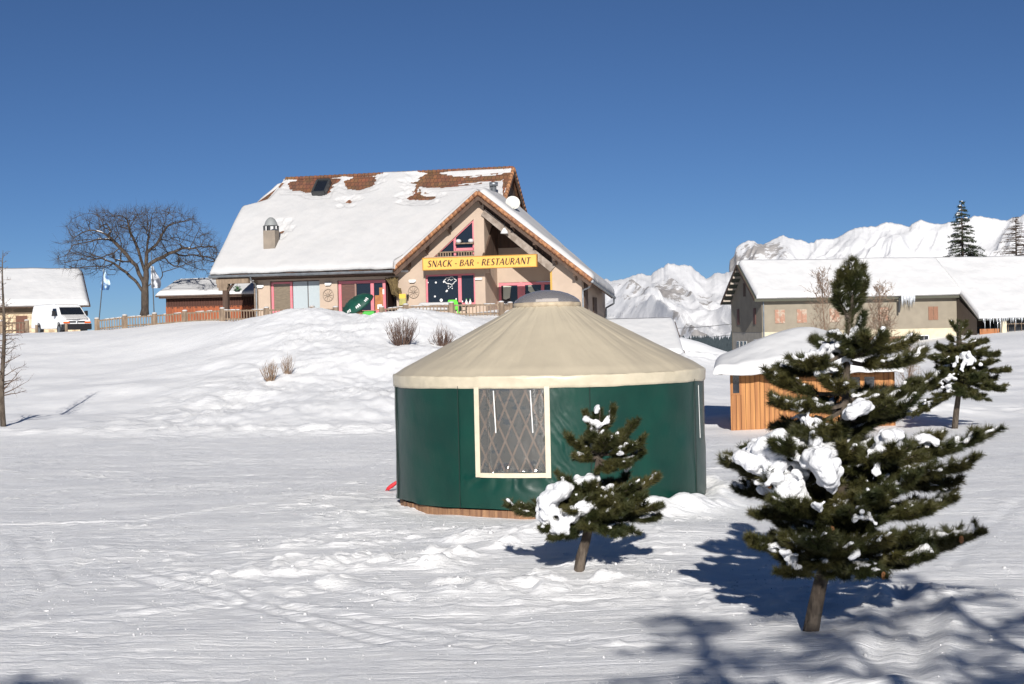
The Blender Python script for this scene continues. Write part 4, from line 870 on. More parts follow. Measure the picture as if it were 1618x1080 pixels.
# ------------------------------------------------------------------ wooden hut
hut = thing('hut', 'small orange plank hut under a thick rounded snow cap', 'hut', (at(1157, 683, 48)[0], 48, 0), R(-8.5)); 
PLANK = mat('larch_planks', (.48, .225, .075), .75, (.28, .115, .04), 2.2, (5, 5, .2), lo=.35, hi=.65, bump=.4, bscale=10, bstretch=(8, 8, .3), bdist=.01)
hw, hd, hh = 5.0, 4.0, 1.66
def planks(b, p, q, z0, z1, n, t=.03, skip=None):
    p = np.array(p); q = np.array(q); L_ = np.linalg.norm(q-p); r = random.Random(5)
    nn = np.array([(q-p)[1], -(q-p)[0]])/L_
    for i in range(n):
        a = p+(q-p)*(i+.04)/n; c = p+(q-p)*(i+.96)/n; off = r.uniform(0, .012); zz0, zz1 = z0, z1
        if skip and skip(i/n): zz1 = skip(i/n)
        vs = []
        for z in (zz0, zz1):
            for w2, pt in ((off, a), (off, c), (off+t, c), (off+t, a)): vs.append((*(pt+nn*w2), z))
        b.add(vs, [(0, 1, 2, 3), (7, 6, 5, 4), (0, 4, 5, 1), (1, 5, 6, 2), (2, 6, 7, 3), (3, 7, 4, 0)])
b = MB(); planks(b, (0, 0), (hw, 0), -.3, hh, 34, skip=lambda s: 1.02 if s < .058 else None); planks(b, (0, hd), (0, 0), -.3, hh, 26); planks(b, (hw, 0), (hw, hd), -.3, hh, 26); planks(b, (hw, hd), (0, hd), -.3, hh, 30)
b.build('wall', PLANK, hut)
b = MB(); b.box((.0, .06, -.3), (hw, .1, hh-.02)); b.box((.05, .1, -.3), (.1, hd-.05, hh-.03)); b.box((hw-.1, .1, -.3), (hw-.05, hd-.05, hh-.03)); b.build('lining', mat('dark_lining', (.05, .03, .02), .9), hut)
b = MB(); b.box((.0, -.05, 1.02), (.05, .05, 1.66)); b.box((.25, -.05, 1.02), (.31, .05, 1.66)); b.box((.05, -.05, 1.02), (.25, .05, 1.08)); wf = b.build('window', PLANK, hut); b = MB(); b.box((.05, .01, 1.08), (.25, .03, 1.66)); b.build('pane', DGLASS, wf)
b = MB(); b.box((3.55, -.06, .55), (3.62, .0, 1.6)); b.box((4.5, -.06, .55), (4.57, .0, 1.6)); b.box((3.62, -.06, 1.53), (4.5, 0, 1.6)); b.box((3.62, -.06, .55), (4.5, 0, .62)); wf = b.build('window', PLANK, hut); b = MB(); b.box((3.62, -.04, .62), (4.5, -.03, 1.53)); b.build('pane', DGLASS, wf)
b = MB(); x0, x1, y0, y1 = -.5, hw+.2, -.55, hd+.5
b.box((x0, y0, hh+.02), (x1, y1, hh+.1)); hr = b.build('roof', mat('roof_edge', (.12, .09, .065), .8), hut)
nu, nv = 110, 100; S, T2 = np.meshgrid(np.linspace(0, 1, nu), np.linspace(0, 1, nv)); s = S.ravel(); t = T2.ravel()
xx = x0-.06+(x1-x0+.12)*s; yy = y0-.08+(y1-y0+.16)*t
dx = np.minimum(s, 1-s)*(x1-x0+.1); dy = np.minimum(t, 1-t)*(y1-y0+.1); d = np.minimum(dx, dy)
sx = (s-.5)*(x1-x0); sy = (t-.5)*(y1-y0)
rr_ = np.hypot(sx/1.15, sy)
rise = 1.2*np.clip(1-np.sqrt((sx/3.0)**2+(sy/2.7)**2+.035)+.12, 0, 1)
k = np.clip(d/.3, 0, 1); zz = hh+.06+.30*np.sqrt(1-(1-k)**2)+rise+.04*fbm(xx*.8, yy*.8, 3, 33)
bulge = (1-k)**2*.0
top = np.stack([xx, yy, zz], 1); bot = np.stack([xx, yy, np.full_like(xx, hh+.045)-.05*np.abs(fbm(xx*1.5, yy*1.5, 2, 34))*(k < .3)], 1); G_ = grid_faces(nu, nv); kk = nu*nv; idx = np.arange(kk).reshape(nv, nu); Fs = [G_, (G_+kk)[:, ::-1]]
for line in (idx[0], idx[-1][::-1], idx[:, 0][::-1], idx[:, -1]): Fs.append(np.stack([line[1:], line[:-1], line[:-1]+kk, line[1:]+kk], 1))
npmesh('snow', np.vstack([top, bot]), np.vstack(Fs), SNOW2, hr)

# ------------------------------------------------------------------ yurt
YC = (at(869.5, 700, 28.6)[0], 28.6, .05); YR = 2.9
yurt = thing('yurt', 'round green walled yurt with a cream canvas roof and clear dome', 'yurt', YC)
def vinyl(name, col, rough, bump, bs=4, stretch=(1, 1, .6), col2=None, bd=.03, spec=.5):
    return mat(name, col, rough, col2 or tuple(c*.85 for c in col), 1.5, stretch, bump=bump, bscale=bs, bstretch=stretch, bdist=bd, spec=spec)
GREENV = vinyl('green_vinyl', (.0018, .043, .029), .38, .35, 3.2, (1, 1, .7), (.0015, .031, .022), .03, .45)
CREAMV = vinyl('cream_vinyl', (.49, .43, .325), .5, .3, 2.5, (1, 1, 1), (.45, .395, .30), .02, .45)
TRIM = mat('cream_trim', (.66, .59, .45), .55, (.6, .53, .4), 6)
zl, zh = .10, 2.22
# wall: angle 0 = +x ; camera side is -y (angle -90 deg)
w0, w1, wz0, wz1 = R(-90)-.468, R(-90)-.035, .73, 2.12
nA, nZ = 720, 70
Aa = np.linspace(0, 2*math.pi, nA, endpoint=False); Zz = np.linspace(zl, zh, nZ); AA, ZZ = np.meshgrid(Aa, Zz)
rr2 = YR+.012*fbm(AA*3, ZZ*1.2, 3, 41)
am = (AA+math.pi) % (2*math.pi)-math.pi
near = np.exp(-((am-(w1+.10))/.07)**2)      # wrinkles beside the window
rr2 += near*.012*np.sin((ZZ*1.0+ (am-w1)*5)*26+2*fbm(AA*9, ZZ*4, 2, 42))*(.5+.5*fbm(AA*4, ZZ*2, 2, 43))
under = np.exp(-((ZZ-.58)/.14)**2)*(am > w0-.1)*(am < w1+.1); rr2 += under*.012*np.sin(am*60+ZZ*9*np.sign(am-(w0+w1)/2)+2*fbm(AA*9, ZZ*4, 2, 44))
rr2 += .02*np.exp(-((ZZ-.06)/.1)**2)*fbm(AA*8, ZZ*2, 2, 45)
zadj = ZZ+.03*np.exp(-((ZZ-zl)/.3)**2)*fbm(AA*2.2, ZZ*0, 3, 46)
V = np.stack([rr2*np.cos(AA), rr2*np.sin(AA), zadj], 2).reshape(-1, 3)
i, j = np.meshgrid(np.arange(nA), np.arange(nZ-1)); a0 = (j*nA+i).ravel(); a1 = (j*nA+(i+1) % nA).ravel(); Fq = np.stack([a0, a1, a1+nA, a0+nA], 1)
ca = am[:-1].ravel(); cz_ = ((ZZ[:-1]+ZZ[1:])/2).ravel(); hole = (ca > w0) & (ca < w1-.004) & (cz_ > wz0)
wallm = npmesh('wall', V, Fq[~hole], GREENV, yurt)
def arc(b, a0, a1, z0, z1, r, t, n=24):
    vs = []
    for k in range(n+1):
        a = a0+(a1-a0)*k/n
        for rr_, z in ((r, z0), (r, z1), (r+t, z1), (r+t, z0)): vs.append((rr_*math.cos(a), rr_*math.sin(a), z))
    fs = []
    for k in range(n):
        o = k*4
        for q in range(4): fs.append((o+q, o+(q+1) % 4, o+4+(q+1) % 4, o+4+q))
    fs += [(0, 1, 2, 3), (n*4+3, n*4+2, n*4+1, n*4)]
    return b.add(vs, fs)
# window frame, lattice, clear vinyl
bw2 = .032
b = MB(); arc(b, w0-.012, w0+bw2-.014, wz0-.07, zh-.02, YR+.012, .015, 3); arc(b, w1-bw2+.014, w1+.012, wz0-.08, zh-.02, YR+.012, .015, 3); arc(b, w0+bw2-.014, w1-bw2+.014, wz0-.075, wz0+.005, YR+.012, .015)
wf = b.build('window', TRIM, yurt, smooth=False)
nA2, nZ2 = 110, 110; A2, Z2 = np.meshgrid(np.linspace(w0, w1, nA2), np.linspace(wz0-.02, zh, nZ2))
r3 = YR+.004+.007*fbm(A2*14, Z2*2, 3, 47)+.022*np.exp(-((Z2-wz0)/.16)**2)*fbm(A2*34, Z2*5, 3, 48)
r3 += .02*np.exp(-((A2-(w0+.075))/.006)**2)
CLEAR = glass_mat('clear_vinyl', (.62, .62, .6), .10, .12, (.55, .54, .5), .10)
npmesh('pane', np.stack([r3*np.cos(A2), r3*np.sin(A2), Z2], 2).reshape(-1, 3), grid_faces(nA2, nZ2), CLEAR, wf)
b = MB(); step = .086; sl_ = .25      # lattice strips as slanted bars following the wall
for k in range(-20, 40):
    for s_ in (1, -1):
        a_b = w0+k*step; pts = []
        for m_ in range(13):
            z = wz0-.1+m_*(zh-wz0+.1)/12; a = a_b+s_*(z-wz0)*sl_*.62
            if w0-.05 < a < w1+.05: pts.append(((YR-.05-(.012 if s_ > 0 else 0))*math.cos(a), (YR-.05-(.012 if s_ > 0 else 0))*math.sin(a), z))
        for p, q in zip(pts, pts[1:]): b.bar(p, q, .034, .01, (math.cos(a), math.sin(a), 0)) if 0 else b.bar(p, q, .034, .012, (p[0], p[1], 0))
b.build('lattice', mat('lattice_wood', (.33, .2, .13), .8, (.25, .15, .1), 8), yurt)
b = MB()
for aa in (w0+.115, w0+.335):
    r_ = YR+.035; b.bar((r_*math.cos(aa), r_*math.sin(aa), 2.14), (r_*math.cos(aa+.01), r_*math.sin(aa+.01), 1.42), .018, .018)
b.build('cord', WHITE, wf)
b = MB(); b.lathe((0, 0, 0), [(0.01, .1), (2.8, .1)], 40); b.build('floor', mat('yurt_floor', (.32, .28, .24), .8), yurt)
# seams and straps
SEAM = mat('dark_seam', (.004, .014, .011), .6)
for px in (731, 922, 1088):
    s_ = np.clip((px-869.5)/F*28.6/YR, -1, 1); a = -math.pi/2+math.asin(s_*.985*(1-.0*s_)) ; r_ = YR+.016
    MB().tube([(r_*math.cos(a), r_*math.sin(a), zl+.02), (r_*math.cos(a), r_*math.sin(a), zh)], .008, 5).build('seam', SEAM, yurt)
for px in (633,): 
    s_ = (px-869.5)/F*28.6/YR; a = -math.pi/2+math.asin(max(-1, s_)); r_ = YR+.016; MB().tube([(r_*math.cos(a), r_*math.sin(a), zl+.02), (r_*math.cos(a), r_*math.sin(a), zh)], .012, 5).build('seam', SEAM, yurt)
b = MB(); a = -math.pi/2+1.13; r_ = YR+.04; b.tube([(r_*math.cos(a), r_*math.sin(a), 2.1), (r_*math.cos(a+.015), r_*math.sin(a+.015), 1.15)], .006, 5); b.build('cord', WHITE, yurt)
# roof canvas with shallow folds over the rafters, rolled eave and valance
nR = 60; RR = np.linspace(0, 1, nR); AA, TT = np.meshgrid(Aa, RR)
r_ = .58+(YR+.012-.58)*TT; zz = 3.62-(3.62-2.42)*(TT**.97)
N_ = 38; ph = AA*N_/2+.5*fbm(AA*2, TT*0, 2, 51)
fold = np.abs(np.sin(ph))**.7; amp_ = .014*np.sin(math.pi*np.clip(TT*.98+.01, 0, 1))**.6
zz = zz-amp_*(1-fold)*(.5+.5*fbm(AA*3, TT*2, 2, 52))-.0*TT+.008*fbm(AA*20/6.28*3, TT*3, 3, 53)
zz -= .03*sm(.9, 1, TT); 
zz += (.05*np.clip(fbm(AA*1.2, TT*1.5, 3, 54), 0, 1)-.02)*sm(.3, .9, TT)*0.6
roofV = np.stack([r_*np.cos(AA), r_*np.sin(AA), zz], 2)
# valance rows
rows = []
for k, (dr, z0) in enumerate([(.02, 2.385), (.03, 2.36), (.032, 2.33), (.026, 2.27), (.024, 2.22), (.022, 2.175), (.012, 2.17)]):
    rr_ = YR+dr+.008*fbm(Aa*9, Aa*0+k*.35, 3, 55); rows.append(np.stack([rr_*np.cos(Aa), rr_*np.sin(Aa), z0+.008*fbm(Aa*5, Aa*0+k*.2, 3, 56)], 1))
V = np.concatenate([roofV.reshape(-1, 3)]+rows); nrow = nR+len(rows)
i, j = np.meshgrid(np.arange(nA), np.arange(nrow-1)); a0 = (j*nA+i).ravel(); a1 = (j*nA+(i+1) % nA).ravel()
Fr_ = np.stack([a0, a0+nA, a1+nA, a1], 1); nroof = (nR-1)*nA
yr = npmesh('roof', V[:nR*nA], Fr_[:nroof], CREAMV, yurt)
V2 = V[(nR-1)*nA:]; npmesh('valance', V2, Fr_[nroof:]-(nR-1)*nA, mat('valance_vinyl', (.6, .53, .40), .4, (.53, .47, .35), 5, bump=.4, bscale=8, bdist=.02), yr)
b = MB()
for k in range(N_):     # welded radial seams on the canvas
    if k % 3: continue
    a = 2*math.pi*k/N_+.04; b.add([((.6+2.3*t)*math.cos(a+s_*.007/(.3+t)), (.6+2.3*t)*math.sin(a+s_*.007/(.3+t)), 3.63-(3.62-2.42)*t**.97+.004) for t in np.linspace(.02, .97, 12) for s_ in (-1, 1)], [(2*q, 2*q+1, 2*q+3, 2*q+2) for q in range(11)])
b = MB(); b.lathe((0, 0, 0), [(.56, 3.55), (.64, 3.58), (.64, 3.655), (.60, 3.68), (.55, 3.66)], 60); cr_ = b.build('crown_ring', mat('crown_wood', (.5, .42, .3), .7, (.35, .28, .2), 8), yurt, smooth=True)
b = MB()
for k in range(4): a = k*math.pi/4+.2; b.bar((.56*math.cos(a), .56*math.sin(a), 3.66), (-.56*math.cos(a), -.56*math.sin(a), 3.66), .04, .03)
b.box((-.22, -.3, 3.67), (.12, -.2, 3.73)); b.box((-.1, -.35, 3.68), (.2, -.31, 3.74)); b.build('spoke', mat('pale_wood', (.55, .5, .42), .7), cr_)
b = MB(); b.lathe((0, 0, 3.67), [(.625, 0), (.60, .045), (.52, .105), (.40, .165), (.25, .21), (.1, .233), (.001, .238)], 48); b.build('dome', glass_mat('acrylic', (.96, .95, .97), .0, .24, (.62, .6, .63), .08), yurt, smooth=True)
# plank platform
b = MB()
r1 = random.Random(2)
for k in range(150):
    a = 2*math.pi*k/150; r_ = YR-.05+r1.uniform(-.006, .006); w = .058; ca, sa = math.cos(a), math.sin(a); h_ = .09
    P4 = [(r_*ca+sa*w, r_*sa-ca*w), (r_*ca-sa*w, r_*sa+ca*w), ((r_-.04)*ca-sa*w, (r_-.04)*sa+ca*w), ((r_-.04)*ca+sa*w, (r_-.04)*sa-ca*w)]
    b.add([(x_, y_, -.35) for x_, y_ in P4]+[(x_, y_, h_) for x_, y_ in P4], [(3, 2, 1, 0), (4, 5, 6, 7), (0, 1, 5, 4), (1, 2, 6, 5), (2, 3, 7, 6), (3, 0, 4, 7)])
b.build('platform', mat('platform_planks', (.34, .19, .10), .85, (.16, .08, .045), 4, (3, 3, .3)), yurt)
# red scrap by the yurt
q = gp(613, 772, .08); q2 = gp(626, 761, .3); q = np.array([q[0], q[1], G(q[0], q[1])+.0]); e = at(627, 762, q[1]+.1)
b = MB(); b.tube([q+(0, 0, .05), q+(.06, 0, .1)], .012, 6); b.tube([at(609, 775, q[1]), at(613, 771, q[1]), at(618, 768, q[1]), at(626, 762, q[1]), at(628, 760, q[1])], [.006, .03, .045, .035, .02], 7)
o = b.build('red_cloth', mat('red_fabric', (.55, .02, .03), .6), None, base=tuple(q), smooth=True); tag(o, 'small red strap sticking out of the snow at left edge of green yurt', 'strap')

# ------------------------------------------------------------------ white van
vp = at(100, 526, 99.5); van = thing('van', 'white delivery van with black bumper parked on the ridge by the stone house', 'van', (vp[0]-.1, vp[1], 3.62), 0)
# van local: x forward, y left, z up; forward points at (sin a, -cos a)
va = R(41); van.rotation_euler = (0, 0, math.atan2(-math.cos(va), math.sin(va)))
VW = mat('van_paint', (.82, .83, .84), .3, spec=.5, coat=.3)
prof = [(-2.6, .45), (-2.62, 1.3), (-2.5, 1.9), (-2.3, 1.96), (.6, 1.98), (.95, 1.92), (1.25, 1.75), (1.75, 1.22), (1.95, 1.12), (2.22, .98), (2.3, .75), (2.3, .45), (1.95, .4), (1.9, .62), (1.7, .78), (1.45, .78), (1.25, .62), (1.2, .38), (-1.1, .38), (-1.15, .62), (-1.35, .78), (-1.6, .78), (-1.8, .62), (-1.85, .42)]
hwid = lambda z: .95-.16*max(0, (z-1.0))/1.0
vs = [(x, -hwid(z), z) for x, z in prof]+[(x, hwid(z), z) for x, z in prof]; k = len(prof)
b = MB(); b.add(vs, [tuple(range(k))[::-1], tuple(range(k, 2*k))]+[(i, k+i, k+(i+1) % k, (i+1) % k)[::-1] for i in range(k)])
vb = b.build('body', VW, van, bevel=.05)
# windscreen slightly proud of the sloping front
def vq(x, y, z, off=.02): return (x+off*.75, y, z+off*.66)
b = MB(); b.add([vq(1.72, -.80, 1.27), vq(1.72, .80, 1.27), vq(1.27, .72, 1.74), vq(1.27, -.72, 1.74)], [(0, 1, 2, 3)]); b.add([vq(1.72, -.80, 1.27, .0), vq(1.72, .80, 1.27, .0), vq(1.27, .72, 1.74, .0), vq(1.27, -.72, 1.74, 0)], [(3, 2, 1, 0)]); b.build('windscreen', DGLASS, van)
for s_ in (-1, 1):
    b = MB(); P = [(.55, 1.2), (1.45, 1.2), (1.12, 1.68), (.62, 1.68)]; b.add([(x, s_*(hwid(z)+.012), z) for x, z in P]+[(x, s_*(hwid(z)-.02), z) for x, z in P], [(0, 1, 2, 3), (7, 6, 5, 4), (0, 4, 5, 1), (1, 5, 6, 2), (2, 6, 7, 3), (3, 7, 4, 0)]); b.build('side_window', DGLASS, van)
    b = MB(); b.box((1.25, s_*1.0, 1.18), (1.38, s_*1.22, 1.52)); b.bar((1.3, s_*.9, 1.22), (1.3, s_*1.05, 1.22), .06, .06); b.build('mirror', BLACK, van, bevel=.04)
    hl = MB(); P = [(2.285, .5, .72), (2.285, .9, .74), (2.02, .93, 1.08), (2.1, .62, 1.02)]; hl.add([(x+.03, s_*y, z) for x, y, z in P]+[(x-.12, s_*y, z) for x, y, z in P], [(0, 1, 2, 3), (7, 6, 5, 4), (0, 4, 5, 1), (1, 5, 6, 2), (2, 6, 7, 3), (3, 7, 4, 0)]); h_ = hl.build('headlight', mat('headlight_glass', (.55, .58, .62), .15, spec=.8), van)
    b = MB(); b.box((2.2, s_*.52, .70), (2.34, s_*.93, .80)); b.build('indicator', mat('orange_lens', (.75, .12, .02), .3), h_)
    for xx_ in (1.58, -1.48):
        b = MB(); b.tube([(xx_, s_*.70, .33), (xx_, s_*.9, .33)], .33, 20); wh = b.build('wheel', BLACK, van); b = MB(); b.tube([(xx_, s_*.89, .33), (xx_, s_*.915, .33)], .19, 14); b.build('hubcap', METAL, wh)
b = MB(); b.box((2.0, -.97, .28), (2.42, .97, .66)); b.build('bumper', BLACK, van, bevel=.05)
b = MB(); b.box((2.28, -.55, .74), (2.325, -.08, .84)); b.box((2.28, .08, .74), (2.325, .55, .84)); b.box((2.1, -.3, .985), (2.24, .6, 1.03)); b.build('grille', BLACK, van)
b = MB(); b.bar((2.33, 0, .72), (2.33, 0, .86), .09, .02); b.build('emblem', METAL, van)
b = MB(); 
for x_ in (-1.0, .5): b.box((x_, -hwid(1.6)-.004, 1.0), (x_+.02, -hwid(1.0)-.003, 1.6))
nx_ = 30
vsn = snow_slab(vb, (-2.45, .72, 1.93), (-2.45, -.72, 1.93), (1.0, -.7, 1.9), (1.0, .7, 1.9), .10, .08, (1, 1, 1, 1), .2, None, 22, name='snow')
vs2 = snow_slab(vb, (2.2, -.75, 1.02), (2.2, .75, 1.02), (1.75, .78, 1.24), (1.75, -.78, 1.24), .05, .06, (1, 1, 1, 1), .15, None, 23, name='snow')
for px, py0, py1, Y in ((58, 513, 528, 95), (105, 511, 527, 95)):
    p = at(px, py1, Y); p[2] = G(p[0], p[1]); z1 = at(px, py0, Y)[2]
    o = MB().tube([(p[0], p[1], p[2]-.3), (p[0], p[1], z1)], [.1, .09], 8).build('wooden_post', GREYWOOD, None, base=tuple(p)); tag(o, 'short wooden post in front of the van, '+('beside its rear side panel' if px < 80 else 'before its radiator grille'), 'post', 'short posts before the van')

# ------------------------------------------------------------------ fences
def capped_post(fe, p, z0, z1, r=.16):
    b = MB(); b.tube([(p[0], p[1], z0), (p[0], p[1], z1)], [r, r*.95], 10); po = b.build('post', GREYWOOD, fe)
    b = MB(); b.ball((p[0], p[1], z1+.01), r*1.0, .45, 10, 6); b.build('snow', SNOW, po, smooth=True)
def fence(name, label, posts, zr_off=.06, spacing=.19, sec=.055, snowy=True):
    P = [at(px, pt, Y) for px, pt, pb, Y in posts]; Bz = [at(px, pb, Y)[2] for px, pt, pb, Y in posts]
    base = np.array([P[0][0], P[0][1], Bz[0]]); fe = thing(name, label, 'fence', tuple(base))
    L_ = [p-base for p in P]
    for k, (p, zb0) in enumerate(zip(L_, Bz)): capped_post(fe, p, zb0-base[2]-.5, p[2])
    for k in range(len(P)-1):
        a, c = L_[k], L_[k+1]; a0 = Bz[k]-base[2]; c0 = Bz[k+1]-base[2]; n = max(2, int(np.linalg.norm((c-a)[:2])/spacing)); b = MB()
        for t_, zz in ((-.14, 0), (-.62, 0)): b.bar((a[0], a[1], a[2]+t_), (c[0], c[1], c[2]+t_), .05, .09)
        for i in range(1, n):
            f = i/n; x_, y_ = a[0]+(c[0]-a[0])*f, a[1]+(c[1]-a[1])*f-.05; zt_ = a[2]+(c[2]-a[2])*f-.10; zb_2 = a0+(c0-a0)*f-.25; b.box((x_-sec/2, y_-.03, zb_2), (x_+sec/2, y_, zt_+.02*math.sin(i*3)))
        b.build('picket_panel', GREYWOOD, fe)
        if snowy:
            b = MB(); r = random.Random(k); f = 0
            while f < .95:
                g_ = f+r.uniform(.08, .3); 
                if r.random() < .45: b.tube([tuple(a+(c-a)*f+(0, 0, -.085)), tuple(a+(c-a)*min(g_, 1)+(0, 0, -.085))], .035, 6)
                f = g_
            if b.v: b.build('snow', SNOW, fe, smooth=True)
    return fe
fence('fence', 'long wooden picket fence climbing the snowy ridge from banner to restaurant', [(153, 503, 525, 92), (197, 498, 517, 91), (244, 495, 514, 90), (292, 491, 511, 89), (351, 487, 504, 88), (421, 486, 499, 86.5), (493, 484, 499, 85), (530, 485, 500, 84.5)])
fence('fence', 'terrace picket fence below the big shop window of the restaurant', [(603, 485, 503, 84), (641, 481, 499, 83.5), (713, 478, 499, 83), (792, 477, 499, 82.5), (806, 478, 499, 86)])
fence('fence', 'dark thin railing at far left in front of the stone house', [(-20, 508, 530, 96), (3, 507, 529, 96), (42, 506, 527, 98)], spacing=.3, sec=.05, snowy=False)

# ------------------------------------------------------------------ banners
def banner(px0, py0, px1, py1, fx, fy0, fy1, Y, label, cols, w=.5):
    p = at(px0, py0, Y); q = at(px1, py1, Y); p[2] = min(p[2], G(p[0], p[1])); o = thing('banner', label, 'banner', tuple(p), group='feather banners by the fence')
    d = q-p; b = MB(); b.tube([(0, 0, 0), tuple(d*.5), tuple(d)], [.035, .03, .02], 6); b.build('pole', DKMETAL, o)
    z1 = at(fx, fy0, Y)[2]-p[2]; z0 = at(fx, fy1, Y)[2]-p[2]; x0_ = at(fx, fy1, Y)[0]-p[0]
    nu, nv = 12, 24; S, T_ = np.meshgrid(np.linspace(0, 1, nu), np.linspace(0, 1, nv)); s = S.ravel(); t = T_.ravel()
    z = z0+(z1-z0)*t; xp = d[0]*(z/d[2]); wd = w*(1-.55*t**2)*(.85+.15*np.sin(5*t))
    X_ = xp+(s-.1)*wd-(.1*w); Y_ = .16*np.sin(s*7+t*4)*s+.05
    m = mat('banner_cloth', cols[0], .7, cols[1], 1.6, (1, 1, 1.2), lo=.45, hi=.55)
    npmesh('flag', np.stack([X_, Y_, z], 1), grid_faces(nu, nv), m, o)
    return o
banner(155, 521, 166, 405, 162, 425, 458, 92.5, 'blue and white feather banner on a dark pole at the fence end', ((.05, .13, .3), (.55, .68, .75)), .55)
banner(244, 498, 239, 398, 245, 420, 455, 92, 'dark grey and white furled banner on a pale pole right of the bare tree', ((.10, .11, .14), (.6, .62, .66)), .6)

# ------------------------------------------------------------------ bare trees (space colonisation)
def colonize(att, seeds, parent, step, di, dk, iters=90, rs=None, jit=.15):
    N = [np.array(p, float) for p in seeds]; par = list(parent); att = np.array(att, float); rs = rs or np.random.RandomState(1)
    NA = np.array(N); d = np.linalg.norm(att[:, None]-NA[None], axis=2); nd = d.min(1); ni = d.argmin(1); alive = np.ones(len(att), bool)
    for it in range(iters):
        m = alive & (nd < di)
        if not m.any(): break
        new = []; base = len(N)
        for k in np.unique(ni[m]):
            v = att[m & (ni == k)]-N[k]; v /= np.linalg.norm(v, axis=1)[:, None]; g = v.sum(0)
            if np.linalg.norm(g) < .2: continue
            g = g/np.linalg.norm(g)+rs.normal(0, jit, 3); g /= np.linalg.norm(g); q = N[k]+g*step; new.append(q); par.append(int(k))
        if not new: break
        N += new; Q = np.array(new); d = np.linalg.norm(att[:, None]-Q[None], axis=2); m1 = d.min(1); a1 = d.argmin(1)+base
        up = m1 < nd; nd[up] = m1[up]; ni[up] = a1[up]; alive &= nd > dk
    return np.array(N), np.array(par)
def radii(N, par, tip, e=.48, cap=None):
    n = len(N); cnt = np.zeros(n); kids = np.zeros(n, int)
    for i in range(n):
        if par[i] >= 0: kids[par[i]] += 1
    cnt[kids == 0] = 1
    for i in range(n-1, -1, -1):
        if par[i] >= 0: cnt[par[i]] += cnt[i]
    r = tip*cnt**e
    return np.minimum(r, cap) if cap else r, kids
def tree_mesh(b, N, par, r, rs, twig=0, tl=.5, tr=.006, kids=None, sides=5, up=.2):
    n = len(N); ch = [[] for _ in range(n)]
    for i in range(n):
        if par[i] >= 0: ch[par[i]].append(i)
    # long chains: follow the thickest child
    done = np.zeros(n, bool)
    for i in sorted(range(n), key=lambda q: -r[q]):
        if done[i]: continue
        c = [i]; done[i] = True; k = i
        while ch[k]:
            m = max(ch[k], key=lambda q: r[q]); 
            if done[m]: break
            c.append(m); done[m] = True; k = m
        pts = ([par[i]] if par[i] >= 0 else [])+c
        if len(pts) < 2: continue
        P = N[pts]; rr = r[pts].copy()
        if par[i] >= 0: rr[0] = rr[1]
        ns = 10 if rr.max() > .12 else (6 if rr.max() > .03 else 4)
        b.tube(P, rr, ns)
    if twig:
        for i in range(n):
            if r[i] < tr*3.2:
                d = N[i]-N[par[i]] if par[i] >= 0 else np.array([0, 0, 1.]); d /= np.linalg.norm(d)+1e-9
                for q in range(twig if kids[i] == 0 else max(1, twig//2)):
                    g = d*.9+rs.normal(0, .55, 3)+np.array([0, 0, up]); g /= np.linalg.norm(g); L_ = tl*rs.uniform(.4, 1.1); g2 = g+rs.normal(0, .35, 3); g2 /= np.linalg.norm(g2)
                    p1 = N[i]+g*L_*.5; b.tube([N[i], p1, p1+g2*L_*.5], [tr, tr*.8, tr*.35], 3, cap=False)
    return b
def px_cloud(lobes, Y, n, rs, depth):
    out = []
    while len(out) < n:
        cx, cy, rx, ry = lobes[rs.randint(len(lobes))]; v = rs.normal(0, 1, 3); v /= np.linalg.norm(v); v *= rs.uniform(.25, 1)**.5
        p = at(cx+v[0]*rx, cy+v[1]*ry, Y); p[1] += v[2]*depth; out.append(p)
    return np.array(out)
rs = np.random.RandomState(4); YT = 100
base = at(228, 500, YT); base[2] = min(base[2], G(base[0], base[1]))
lt = thing('bare_tree', 'big spreading bare tree with a thick dark trunk left of the restaurant', 'tree', tuple(base))
seed_px = [(228, 500), (229, 488), (229, 476), (229, 466), (229, 456), (230, 446), (231, 436), (231, 424), (231, 412), (232, 398), (233, 384), (235, 372)]
seeds = [at(a, c, YT) for a, c in seed_px]
att = px_cloud([(162, 385, 68, 44), (150, 400, 58, 42), (225, 375, 60, 48), (232, 362, 62, 32), (292, 388, 56, 42), (300, 398, 50, 38), (215, 350, 62, 22), (150, 362, 40, 30), (128, 412, 36, 22), (325, 408, 26, 24), (262, 342, 50, 16), (170, 350, 40, 22)], YT, 3400, rs, 4.2)
att = att[vn(att[:, 0]*.55, att[:, 2]*.6+att[:, 1]*.3, 83) > -.30]
att = att[~((np.abs(att[:, 0]-at(229, 0, YT)[0]) < 1.5) & (att[:, 2] < at(0, 440, YT)[2]))]
limbs = [[(229, 462), (216, 447), (203, 436), (189, 425), (175, 415)], [(230, 452), (220, 432), (208, 412), (192, 392), (172, 372)], [(229, 458), (246, 444), (262, 436)], [(231, 424), (248, 410), (268, 400), (290, 392)], [(231, 430), (222, 405), (214, 380), (206, 358)], [(232, 404), (246, 386), (256, 366)]]
par = [-1]+list(range(len(seeds)-1))
for li, L_ in enumerate(limbs):
    j0 = int(np.argmin([abs(c-L_[0][1]) for a, c in seed_px])); prev = j0; dep = rs.uniform(-1.5, 1.5)
    for k, (a, c) in enumerate(L_[1:]):
        q = at(a, c, YT); q[1] += dep*(k+1)/len(L_); 
        mid = (seeds[prev]+q)/2+rs.normal(0, .06, 3); seeds.append(mid); par.append(prev); seeds.append(q); par.append(len(seeds)-2); prev = len(seeds)-1
N, par = colonize(att, seeds, par, .26, 3.2, .36, 80, rs, .12); r_, kids = radii(N, par, .0115, .49, .29); r_[0] *= 1.3
